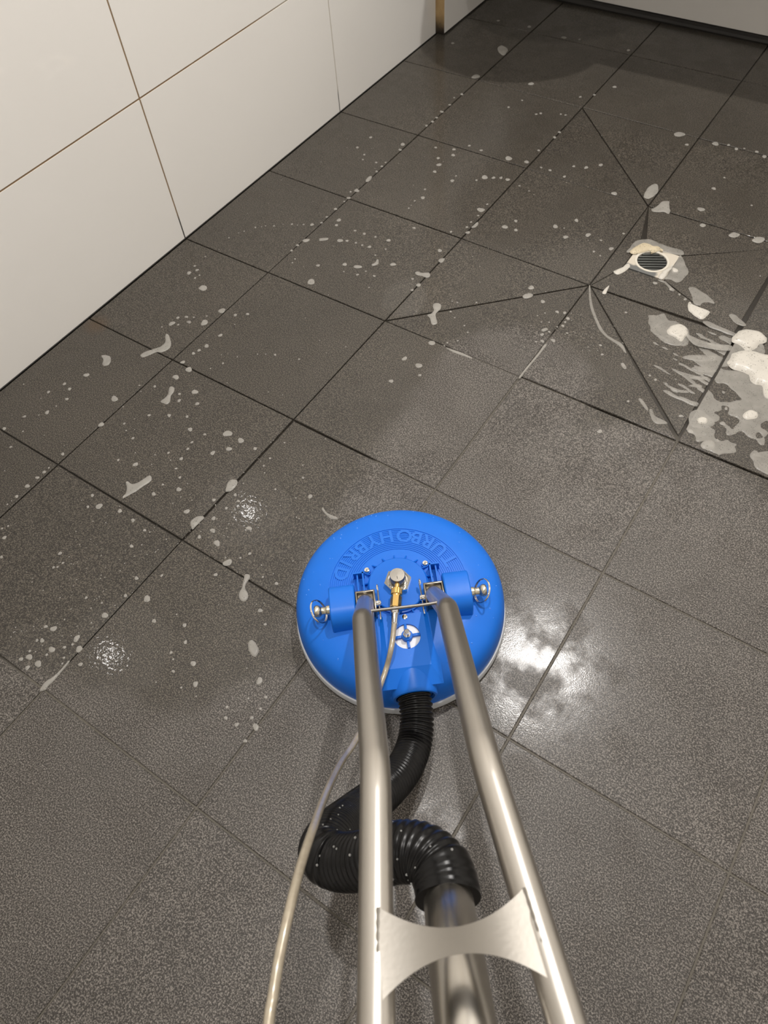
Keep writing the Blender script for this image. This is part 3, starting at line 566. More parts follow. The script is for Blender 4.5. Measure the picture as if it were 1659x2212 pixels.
# recessed ceiling lamps; the rearmost is an added ambient fill
M_RIM = simple('white_lamp_rim', (.8, .8, .8), .4)
M_LENS, _nt, _b = new_mat('lit_lamp_lens')
_b.inputs['Emission Color'].default_value = (1, .95, .88, 1); _b.inputs['Emission Strength'].default_value = 12
LL = ['round white recessed ceiling lamp nearest the far wall', 'round white recessed ceiling lamp above the cleaning machine', 'unseen round ceiling lamp added near the back wall for ambient fill']
for (lx, ly), lab in zip(LAMPS, LL):
    e = empty('ceiling_lamp', (lx, ly, CEIL)); tag(e, lab, 'lamp', 'ceiling lamps')
    MB().lathe([(.046, -.001), (.046, -.014), (.050, -.020), (.060, -.016), (.062, -.001)], 40).build('rim', M_RIM, e)
    MB().lathe([(.0, -.004), (.045, -.004), (.045, -.010), (.0, -.010)], 40, close=False).build('lens', M_LENS, e)

# made-up wall-hung board out of view, added to cast the far floor's shadow
st = empty('shadow_caster', (.40, YF, .46)); tag(st, 'unseen white board added on the far wall to cast the floor shadow', 'shadow caster')
pts = [(.84, -.002), (.84, -.405), (.82, -.415), (.215, -.415)]
for k in range(0, 13):
    a = math.radians(22 + k * 140 / 12); pts.append((.228 * math.cos(a), -.36 - .232 * math.sin(a)))
pts += [(-.235, -.40), (-.235, -.002)]
pts = pts[::-1]
MB().prism(pts, -.02, .015).build('caster_board', M_WHITEP, st, ang=30)
for bx in (-.12, .2, .6):
    MB().prism([(0, 0), (-.28, 0), (0, -.16)], -.015, .015, Matrix.Translation((bx, -.003, -.021)) @ Matrix(((0, 0, 1, 0), (1, 0, 0, 0), (0, 1, 0, 0), (0, 0, 0, 1)))).build('bracket', M_BRUSH, st)

# ------------------------------------------------------------------ floor drain
dcx, dcy = .9785, .432; dz0 = fz(dcx, dcy) - .0012
dr = empty('floor_drain', (dcx, dcy, dz0)); tag(dr, 'square floor drain with round slotted grate ringed by soap foam', 'drain')
hx, hy = (DRX1 - DRX0) / 2 - .001, (DRY1 - DRY0) / 2 - .001
# frame plate with a round opening
mb = MB(); n = 48; ro = .0345; vs = []; 
for k in range(n):
    a = 2 * math.pi * k / n; c, s = math.cos(a), math.sin(a); q = 1 / max(abs(c) / hx, abs(s) / hy)
    vs += [(c * ro, s * ro, 0), (c * q, s * q, 0), (c * q, s * q, -.008), (c * ro, s * ro, -.008)]
fs = []
for k in range(n):
    a, b = 4 * k, 4 * ((k + 1) % n)
    fs += [(a, a + 1, b + 1, b), (a + 1, a + 2, b + 2, b + 1), (b, b + 3, a + 3, a)]
mb.add(vs, fs).build('frame', M_FRAME, dr, ang=40)
MB().lathe([(.0300, -.003), (.0300, .0002), (.0308, .0010), (.0345, .0012), (.0352, .0006), (.0352, -.003)], 48, close=False).build('grate_rim', M_DRAINW, dr)
ga = math.radians(28)
for k in range(-3, 4):
    w = math.sqrt(max(0, .0302 ** 2 - (k * .0082) ** 2))
    Mx = Matrix.Rotation(ga, 4, 'Z')
    b_ = MB(); b_.box(-w, w, k * .0082 - .0020, k * .0082 + .0020, -.0040, -.0002, .0007)
    b_.v = [tuple(Mx @ Vector(p)) for p in b_.v]
    b_.build('grate_bar', M_DRAING, dr)
MB().lathe([(.031, -.004), (.031, -.010), (.0, -.010)], 32, close=False).build('well', M_DARK, dr)

# ------------------------------------------------------------------ the cleaning machine (local frame: +Y away from the operator)
RZ = math.radians(40.07)
CL = empty('surface_cleaner', (.975, -.521, 0), RZ)
tag(CL, 'round blue rotary tile cleaner with twin steel tube handle and black hose', 'floor cleaner')
hull_prof = [(.1515, .014), (.1522, .020), (.1520, .032), (.1508, .044), (.1485, .054), (.1445, .0625), (.138, .0695), (.128, .0752), (.115, .0795), (.100, .0825), (.080, .0840), (.050, .0850), (.0, .0850)]
def smooth_prof(p, per=4): return [(v.x, v.y) for v in catmull([(a, b, 0) for a, b in p], per)]
hull = MB().lathe([(.145, .016)] + smooth_prof(hull_prof), 128, close=False).build('hull', M_BLUE, CL, ang=50)
def hull_z(r):
    for (r1, z1), (r0, z0) in zip(hull_prof, hull_prof[1:]):
        if r0 <= r <= r1: return z0 + (z1 - z0) * (r - r0) / max(r1 - r0, 1e-6)
    return .085
skirt = MB().lathe([(.140, .0015), (.1535, .0015), (.1553, .004), (.1553, .012), (.1540, .0165), (.1505, .0180), (.140, .0180)], 128, close=False).build('skirt', M_SKIRT, CL)
skirt['label'] = 'pale grey brush skirt around the rim'
# moulded rings and raised lettering on the far half
def arc_ridge(r, a0, a1, w, h, n=72):
    mb = MB(); vs = []
    for k in range(n + 1):
        a = math.radians(a0 + (a1 - a0) * k / n); c, s = math.cos(a), math.sin(a); z = hull_z(r)
        for rr, zz in ((r - w / 2, z - .001), (r - w * .3, z + h), (r + w * .3, z + h), (r + w / 2, z - .001)):
            vs.append((c * rr, s * rr, zz))
    fs = []
    for k in range(n):
        for q in range(3):
            a = k * 4 + q; fs.append((a, a + 1, a + 5, a + 4))
    return mb.add(vs, fs)
for k in range(13):
    r = .0625 + k * .00296
    arc_ridge(r, 2, 178, .0019, .0011).build('moulded_ring', M_BLUE, hull, ang=60)
for ch, ang in zip('TURBOHYBRID', (22.8, 38.5, 52.5, 64.5, 77.0, 95.0, 109.5, 122.5, 134.5, 145.5, 157.5)):
    cu = bpy.data.curves.new('letter', 'FONT'); cu.body = ch; cu.size = .0275; cu.extrude = .0012; cu.align_x = 'CENTER'
    cu.offset = .00065
    to = bpy.data.objects.new('letter', cu); COL.objects.link(to)
    dg = bpy.context.evaluated_depsgraph_get(); me = bpy.data.meshes.new_from_object(to.evaluated_get(dg))
    bpy.data.objects.remove(to); bpy.data.curves.remove(cu)
    me.materials.clear(); me.materials.append(M_BLUE); me.name = 'letter'
    a = math.radians(ang); rad = Vector((math.cos(a), math.sin(a), 0)); tan = Vector((-math.sin(a), math.cos(a), 0))
    Mx = Matrix.Identity(4)
    for i in range(3):
        Mx[i][0] = tan[i] * 1.06; Mx[i][1] = -rad[i]; Mx[i][2] = (0, 0, 1)[i]; Mx[i][3] = rad[i] * .0936
    Mx[2][3] = hull_z(.083) + .0002
    me.transform(Mx); obj('letter', me, hull)
# hub plate with fins and screws
MB().lathe([(.0430, .083), (.0430, .0895), (.0412, .0900), (.0412, .0945), (.0400, .0955), (.0, .0955)], 64, close=False).build('hub_plate', M_BLUE2, CL)
for k in range(18):
    a = math.radians(k * 20 + 10)
    if -105 < math.degrees(math.atan2(math.sin(a), math.cos(a))) < -75: continue
    mb = MB(); rr0, rr1 = .0425, .0515
    vs = []
    for s in (-1, 1):
        for r, z in ((rr0, .083), (rr1, .083), (rr1, .0852), (rr0, .0925)):
            vs.append((r * math.cos(a) - s * .0009 * math.sin(a), r * math.sin(a) + s * .0009 * math.cos(a), z))
    mb.add(vs, [(3, 2, 1, 0), (4, 5, 6, 7), (0, 1, 5, 4), (1, 2, 6, 5), (2, 3, 7, 6), (3, 0, 4, 7)]).build('fin', M_BLUE2, CL, smooth=False)
def screw(x, y, z):
    s = MB().lathe([(.0042, z - .003), (.0042, z + .0002), (.0036, z + .0012), (.0015, z + .0016), (.0013, z + .0004), (0, z + .0004)], 20, Matrix.Translation((x, y, 0)), close=False)
    return s.build('screw', M_CHROME, CL)
for x, y in ((-.0412, .0302), (.0424, .0295), (.0030, -.0500)): screw(x, y, .0895)
for x, y in ((-.0412, .0302), (.0424, .0295), (.0030, -.0500)):
    MB().lathe([(.0055, .083), (.0055, .0885), (.0, .0885)], 20, Matrix.Translation((x, y, 0)), close=False).build('screw_boss', M_BLUE2, CL)
# moulded U-shaped posts beside the hub
for s in (-1, 1):
    mb = MB()
    mb.box(s * .0475 - .0011, s * .0475 + .0011, -.018, .022, .083, .101)
    mb.box(s * .0555 - .0011, s * .0555 + .0011, -.018, .020, .083, .098)
    mb.box(min(s * .0455, s * .0610), max(s * .0455, s * .0610), .020, .0225, .083, .101)
    mb.build('moulded_post', M_BLUE2, CL, smooth=False)
# hex nut, washer, swivel cap
hexp = [(.0192 * math.cos(math.radians(60 * k + 6)), .0192 * math.sin(math.radians(60 * k + 6))) for k in range(6)]
MB().prism(hexp, .0955, .1040).build('hex_nut', M_CHROME, CL, smooth=False)
MB().lathe([(.0142, .104), (.0146, .1052), (.0135, .1062), (.0118, .1060), (.0112, .104)], 40, close=False).build('washer', M_CHROME, CL)
cap = MB().lathe([(.0107, .1040), (.0107, .1190), (.0102, .1198), (.0, .1200)], 48, close=False).build('swivel_cap', M_BRUSH, CL)
cu = bpy.data.curves.new('mark', 'FONT'); cu.body = '1'; cu.size = .0058; cu.extrude = .0001; cu.align_x = 'CENTER'
to = bpy.data.objects.new('mark', cu); COL.objects.link(to)
me = bpy.data.meshes.new_from_object(to.evaluated_get(bpy.context.evaluated_depsgraph_get())); bpy.data.objects.remove(to)
me.materials.clear(); me.materials.append(M_DARK); me.transform(Matrix.Translation((-.0005, -.0062, .1201))); obj('stamped_mark', me, cap)
# brass swivel fitting and hose ferrule, lying towards the operator
def along_y(prof, z, x=0.0):
    """lathe about the -Y axis: profile (r, distance)"""
    return Matrix.Translation((x, 0, z)) @ Matrix.Rotation(FIT_A, 4, 'Z') @ Matrix(((1, 0, 0, 0), (0, 0, -1, 0), (0, 1, 0, 0), (0, 0, 0, 1)))
FZ = .1125; FIT_A = math.radians(-10.8)
My = along_y(None, FZ, .0004)
MB().lathe([(.0036, .009), (.0036, .0185)], 20, My).build('brass_stem', M_BRASS, CL)
kn = MB(); vs = []; nk = 40
prof = [(.0062, .0180), (.0074, .0190), (.0074, .0270), (.0064, .0280), (.0064, .0300)]
for r, d in prof:
    for k in range(nk):
        rr = r + (.0004 if (k % 2 and .018 < d < .0275) else 0); t = 2 * math.pi * k / nk
        vs.append(My @ Vector((rr * math.cos(t), rr * math.sin(t), d)))
fs = [(i * nk + k, i * nk + (k + 1) % nk, (i + 1) * nk + (k + 1) % nk, (i + 1) * nk + k) for i in range(len(prof) - 1) for k in range(nk)] + [tuple(range(nk))[::-1]]
kn.add(vs, fs).build('knurled_collar', M_BRASS, CL, ang=20)
hb = [(.0076 * math.cos(math.radians(60 * k)), .0076 * math.sin(math.radians(60 * k))) for k in range(6)]
MB().prism(hb, .0300, .0465, My).build('brass_hex', M_BRASS, CL, smooth=False)
MB().lathe([(.0056, .0465), (.0060, .0475), (.0060, .0540), (.0050, .0550), (.0046, .0560), (.0044, .0700), (.0040, .0708), (.0, .0708)], 28, My).build('ferrule', M_CHROME, CL)
# snout over the suction channel with the round relief vent
VX, VY, VR = .0025, -.0785, .0180
mb = MB(); n = 56; vs = []
def rect_hit(c, s):
    x0, x1, y0, y1 = -.0270 - VX, .0290 - VX, -.122 - VY, -.0455 - VY
    t = 1e9
    if c > 1e-9: t = min(t, x1 / c)
    if c < -1e-9: t = min(t, x0 / c)
    if s > 1e-9: t = min(t, y1 / s)
    if s < -1e-9: t = min(t, y0 / s)
    return t
angs = sorted([2 * math.pi * k / n for k in range(n)] + [math.atan2(b, a) % (2 * math.pi) for a in (-.0270 - VX, .0290 - VX) for b in (-.122 - VY, -.0455 - VY)])
n = len(angs)
SZ = .0898
for a in angs:
    c, s = math.cos(a), math.sin(a); q = rect_hit(c, s); ox, oy = VX + c * q, VY + s * q
    flare = .013
    sx = flare * (1 if ox > .028 else (-1 if ox < -.026 else 0)); sy = -.023 if oy < -.1215 else 0
    zl = .078 if sx or sy else .084
    if sy: zl = .077
    vs += [(VX + c * VR, VY + s * VR, SZ - .007), (VX + c * VR, VY + s * VR, SZ), (ox, oy, SZ), (ox + sx, oy + sy, zl)]
fs = []
for k in range(n):
    a, b = 4 * k, 4 * ((k + 1) % n)
    fs += [(a, b, b + 1, a + 1), (a + 1, b + 1, b + 2, a + 2), (a + 2, b + 2, b + 3, a + 3)]
mb.add(vs, [f[::-1] for f in fs]).build('snout', M_BLUE, CL, ang=25)
MB().lathe([(.0178, .0868), (.0, .0868)], 40, Matrix.Translation((VX, VY, 0)), close=False).build('vent_disc', M_WHITEP, CL)['label'] = 'white vent disc'
kb = MB().lathe([(.0075, .0868), (.0078, .0925), (.0072, .0938), (.0, .0938)], 36, Matrix.Translation((VX, VY, 0)), close=False).build('vent_knob', M_BLUE2, CL)
for k in range(4):
    a = math.radians(2 + 90 * k); b_ = MB(); b_.box(.006, .0176, -.0019, .0019, .0868, .0915, .0006)
    Mx = Matrix.Translation((VX, VY, 0)) @ Matrix.Rotation(a, 4, 'Z'); b_.v = [tuple(Mx @ Vector(p)) for p in b_.v]
    b_.build('knob_wing', M_BLUE2, kb)
MB().prism([(.0056 * math.cos(math.radians(60 * k)), .0056 * math.sin(math.radians(60 * k))) for k in range(6)], .0938, .0975, Matrix.Translation((VX, VY, 0))).build('bolt_nut', M_CHROME, kb, smooth=False)
MB().lathe([(.0036, .0975), (.0036, .1055), (.0028, .1063), (.0, .1063)], 20, Matrix.Translation((VX, VY, 0)), close=False).build('bolt', M_CHROME, kb)
# suction collar
Mc = Matrix.Translation((.003, -.104, .0600)) @ Matrix.Rotation(math.radians(90 + 3), 4, 'X')
MB().lathe([(.0300, .0), (.0300, .046), (.0288, .0485), (.0262, .0490), (.0245, .046)], 48, Mc, close=False).build('suction_collar', M_BLUE, CL)
# hinge housings, lock pins, clevises
for s in (-1, 1):
    mb = MB(); yz = []
    for y, z, r in ((.003, .083, 0), (.003, .1160, .016), (-.056, .1160, .019), (-.056, .080, 0)): yz.append((y, z, r))
    P = fillet([(0, y, z) for y, z, r in yz], [.017, .021], 8)
    xa, xb = sorted((s * .0612, s * .0965)); nn = len(P); vs = []
    for x, ins in ((xa, .0016), (xa + .0016, 0), (xb - .0016, 0), (xb, .0016)):
        for p in P:
            c = Vector((0, -.026, .083)); d = p - c; k = 1 - ins / max(d.length, .01); q = c + d * k
            vs.append((x, q.y, q.z))
    fs = []
    for g in range(3):
        for k in range(nn - 1):
            a = g * nn + k; fs.append((a, a + 1, a + nn + 1, a + nn))
    fs.append(tuple(range(nn - 1, -1, -1))); fs.append(tuple(3 * nn + k for k in range(nn)))
    hg = mb.add(vs, fs).build('hinge_housing', M_BLUE, CL, ang=30)
    bmx = bmesh.new(); bmx.from_mesh(hg.data); bmesh.ops.recalc_face_normals(bmx, faces=bmx.faces[:]); bmx.to_mesh(hg.data); bmx.free()
    Mp = Matrix.Translation((s * .0965, -.030, .0995)) @ Matrix.Rotation(s * math.pi / 2, 4, 'Y')
    lp = MB().lathe([(.0068, -.001), (.0068, .0045), (.0058, .0055), (.0048, .0080), (.0052, .0120), (.0078, .0150), (.0088, .0175), (.0086, .0200), (.0070, .0218), (.0, .0222)], 32, Mp).build('lock_pin', M_NICKEL, CL)
    # split ring through the neck of the pin
    for off, rr in ((0, .0166), (.0012, .0162)):
        ta = math.radians(34)
        ring = [(s * (.1120 + off + rr * math.sin(t) * math.sin(ta)), -.030 + rr * math.cos(t), .0990 + rr * math.sin(t) * math.cos(ta)) for t in [2 * math.pi * k / 40 for k in range(41)]]
        MB().sweep(ring, .00085, 8, cap=False).build('split_ring', M_CHROME, lp)
    # steel clevis
    mb = MB()
    xa, xb = sorted((s * .0335, s * .0608))
    mb.box(xa + .002, xb - .002, -.043, -.0145, .0865, .1070, .002)
    mb.box(xa, xa + .0028, -.045, -.0125, .0875, .1105, .0008); mb.box(xb - .0028, xb, -.045, -.0125, .0875, .1105, .0008)
    mb.box(xa + .001, xb - .001, -.0155, -.0125, .0875, .1105, .0008)
    mb.build('clevis', M_CLEVIS, CL)
    Mq = Matrix.Translation((s * .0345, -.030, .1010)) @ Matrix.Rotation(-s * math.pi / 2, 4, 'Y')
    MB().lathe([(.0042, -.002), (.0042, .0068), (.0036, .0078), (.0, .0078)], 24, Mq).build('pin_end', M_CHROME, CL)
    clip = catmull([(s * .0300, -.014, .1115), (s * .0295, -.010, .1130), (s * .0290, -.0065, .1100), (s * .0290, -.012, .1050), (s * .0295, -.030, .1010), (s * .0295, -.047, .0975), (s * .0300, -.052, .0960)], 6)
    MB().sweep(clip, .0011, 8).build('retaining_clip', M_CHROME, CL)
# twin handle tubes
TR = .01135
def tube_path(s):
    return fillet([(s * .047 - .001, -.026, .100), (s * .0435 - .002, -.156, .318), (s * .0405 - .003, -.345, .4505), (s * .0540 - .003, -.500, .4890), (s * .0720 - .003, -.760, .5600), (s * .0720 - .003, -1.120, .9000)], [.045, .09, .30, .20], 12)
for s in (-1, 1):
    MB().sweep(tube_path(s), TR, 28).build('handle_tube', M_STEEL, CL, ang=60)
# grip bar at the upper end of the handle, behind the photographer
MB().sweep([(-.19, -1.113, .893), (.184, -1.113, .893)], TR, 24).build('grip_bar', M_STEEL, CL, ang=60)
for s in (-1, 1): MB().sweep([(s * .10 - .003, -1.113, .893), (s * .192 - .003, -1.113, .893)], .0165, 20).build('hand_grip', M_RUBBER, CL)
# spreader rod across the bends
rod = catmull([(-.0400, -.1420, .3065), (-.02, -.1422, .3063), (.0, -.1424, .3061), (.02, -.1426, .3063), (.0355, -.1420, .3065)], 5)
MB().sweep(rod, .0017, 10).build('spreader_rod', M_BRUSH, CL)
# gusset plate welded between the tubes, concave on both edges
gp = MB(); ng = 24; top = []; bot = []
for k in range(ng + 1):
    t = -1 + 2 * k / ng; q = 1 - t * t
    xt = t * .0465 - .003; yt = -.4340 - .0165 * q; xb_ = t * .0520 - .003; yb_ = -.4860 + .0205 * q
    zt = .4745 + .0100; zb = .4862 + .0100
    sag = -.0012 * q
    top.append((xt, yt, zt + sag)); bot.append((xb_, yb_, zb + sag - .0006))
vs = []
for lo in (0, -.0024):
    for a, b in zip(top, bot):
        vs += [(a[0], a[1], a[2] + lo), (b[0], b[1], b[2] + lo)]
h = 2 * (ng + 1); fs = []
for k in range(ng):
    a = 2 * k
    fs += [(a, a + 1, a + 3, a + 2), (h + a, h + a + 2, h + a + 3, h + a + 1), (a, a + 2, h + a + 2, h + a), (a + 1, h + a + 1, h + a + 3, a + 3)]
fs += [(0, h, h + 1, 1), (h - 2, h - 1, 2 * h - 1, 2 * h - 2)]
gpo = gp.add(vs, fs).build('gusset_plate', M_BRUSH, CL, ang=40)
for s in (-1, 1):
    wb_ = [(s * (.0462 + .0056 * t) - .003, -.4345 - .051 * t, .4838 + .0112 * t) for t in [k / 24 for k in range(25)]]
    MB().sweep(wb_, [.0013 + .0002 * math.sin(k * 1.9) for k in range(25)], 8).build('weld_bead', M_BRUSH, gpo)
# suction tube and hose
vt = catmull([(-.0005, -.4130, .3440), (-.0015, -.4270, .3720), (-.0030, -.4520, .4150), (-.0040, -.4800, .4450), (-.0045, -.5250, .4700), (-.0050, -.6200, .4990), (-.0055, -.7400, .5380), (-.0055, -.8400, .6200), (-.0055, -1.0000, .7700)], 10)
MB().sweep(vt, .0190, 36).build('suction_tube', M_SATIN, CL, ang=60)
HP = HOSE_PTS
path = resample(catmull(HP, 40), .00095)
Lp = len(path); rads = []; mb = MB()
for i in range(Lp):
    s_ = i * .00095; t = i / (Lp - 1)
    r0 = .0212 + .0028 * min(1, max(0, (t - .15) / .5))
    ph = (s_ / .0058) * 2 * math.pi
    amp = (.0016 - .0008 * min(1, t * 1.6)) if t < .955 else .0002
    rads.append(r0 + amp * math.cos(ph) + (.0015 if t > .955 else 0))
hs = mb.sweep(path, rads, 40).build('suction_hose', M_RUBBER, CL, ang=80)
hs['label'] = 'black ribbed suction hose'
# pressure hose
php = PRESS_PTS
pp = catmull(php, 14)
ph_o = MB().sweep(pp, .0037, 14).build('pressure_hose', M_BRAID, CL, ang=60)
ph_o['label'] = 'thin braided pressure hose'
# beads of water on the hull
wd = MB(); rw = random.Random(5)
for k in range(70):
    a = rw.uniform(0, 2 * math.pi); r = rw.uniform(.103, .140)
    q = rw.uniform(.0006, .0017); z = hull_z(r)
    vs = [(r * math.cos(a) + q * math.cos(t), r * math.sin(a) + q * math.sin(t), z - .0006) for t in [k2 * math.pi / 4 for k2 in range(8)]]
    vs += [(r * math.cos(a) + q * .6 * math.cos(t), r * math.sin(a) + q * .6 * math.sin(t), z + q * .35) for t in [k2 * math.pi / 4 for k2 in range(8)]]
    wd.add(vs, [(i, (i + 1) % 8, 8 + (i + 1) % 8, 8 + i) for i in range(8)] + [tuple(range(8, 16))])
M_WATER = simple('water_bead', (.05, .22, .75), .05, spec=.7, coat=.6)
wdo = wd.build('water_beads', M_WATER, hull); wdo['kind'] = 'stuff'
wh = MB(); 
for k in range(46):
    i = rw.randrange(int(Lp * .42), int(Lp * .97)); p = path[i]; tdir = (path[min(i + 2, Lp - 1)] - path[i - 2]).normalized()
    u = tdir.cross(Vector((0, 0, 1))).normalized(); w = u.cross(tdir)
    a = rw.uniform(-.2, math.pi + .2); d = (u * math.cos(a) + w * math.sin(a)); c = p + d * (rads[i] + .0003); q = rw.uniform(.0006, .0014)
    bm = bmesh.new(); bmesh.ops.create_icosphere(bm, subdivisions=1, radius=q, matrix=Matrix.Translation(c)); wh.frombm(bm)
M_WBEAD = simple('clear_water_bead', (.30, .30, .29), .04, spec=1.0, coat=1.0)
who = wh.build('water_beads', M_WBEAD, hs); who['kind'] = 'stuff'

# ------------------------------------------------------------------ soap foam on the floor
def blob_mesh(name, poly, h, mat, smooth_n=4, rag=0.0, seed=0):
    """a low dome over an outline: outer rim on the floor, inner rings raised"""
    rg = random.Random(seed)
    cx = sum(p[0] for p in poly) / len(poly); cy = sum(p[1] for p in poly) / len(poly)
    ring = []
    pts = [Vector((p[0] - cx, p[1] - cy, 0)) for p in poly]; n = len(pts)
    for i in range(n):
        a, b, c, d = pts[i - 1], pts[i], pts[(i + 1) % n], pts[(i + 2) % n]
        for k in range(smooth_n):
            t = k / smooth_n
            ring.append(.5 * ((2 * b) + (c - a) * t + (2 * a - 5 * b + 4 * c - d) * t * t + (3 * b - a - 3 * c + d) * t ** 3))
    area = sum(ring[i - 1].x * ring[i].y - ring[i].x * ring[i - 1].y for i in range(len(ring)))
    if area < 0: ring.reverse()
    wid = abs(area) / sum((ring[i] - ring[i - 1]).length for i in range(len(ring)))
    if rag:
        for i, p in enumerate(ring):
            q = noise.noise(Vector((p.x * 60 + seed, p.y * 60, seed * 3.1))); q2 = noise.noise(Vector((p.x * 190 + seed, p.y * 190, seed * 1.7)))
            ring[i] = p + p.normalized() * (rag * wid * (q + .35 * q2))
    cap_t = .0016 if h < .004 else .0045
    d = min(cap_t, wid * .13); n = len(ring); rings = [(ring, 0.0)]; cur = ring
    for zz in (.55, .85, 1.0):
        nxt = []
        for i in range(n):
            t = cur[(i + 1) % n] - cur[i - 1]
            nn = Vector((-t.y, t.x, 0)); nn = nn.normalized() if nn.length > 1e-9 else Vector((0, 0, 0))
            nxt.append(cur[i] + nn * d)
        cur = [nxt[i] * .5 + (nxt[i - 1] + nxt[(i + 1) % n]) * .25 for i in range(n)]
        rings.append((cur, h * zz))
    mb = MB()
    for rg_, z_ in rings: mb.v += [(p.x, p.y, z_) for p in rg_]
    for r in range(3):
        mb.f += [(r * n + i, r * n + (i + 1) % n, (r + 1) * n + (i + 1) % n, (r + 1) * n + i) for i in range(n)]
    for tri in tessellate_polygon([[Vector((p.x, p.y, 0)) for p in cur]]):
        a, b, c = tri; u, v, w = cur[a], cur[b], cur[c]
        if (v - u).cross(w - u).z < 0: b, c = c, b
        mb.f.append((3 * n + a, 3 * n + b, 3 * n + c))
    me = mb.mesh(name, mat, True, 80)
    return me, cx, cy
def top_z(x, y):
    i = int(math.floor(x / T)); j = int(math.floor(y / T)); z = fz(x, y)
    if (i, j) == (3, 0): z += .0022 if (x - .9) + y < .3 else -.0022
    elif (i, j) == (3, 1): z += -.0012
    elif (i, j) == (4, 0): z += .0022
    elif (i, j) == (2, -2): z += -.0010 + .006 * (x - .75) - .002 * (y + .45)
    elif (i, j) == (1, -3): z += -.0008
    return z
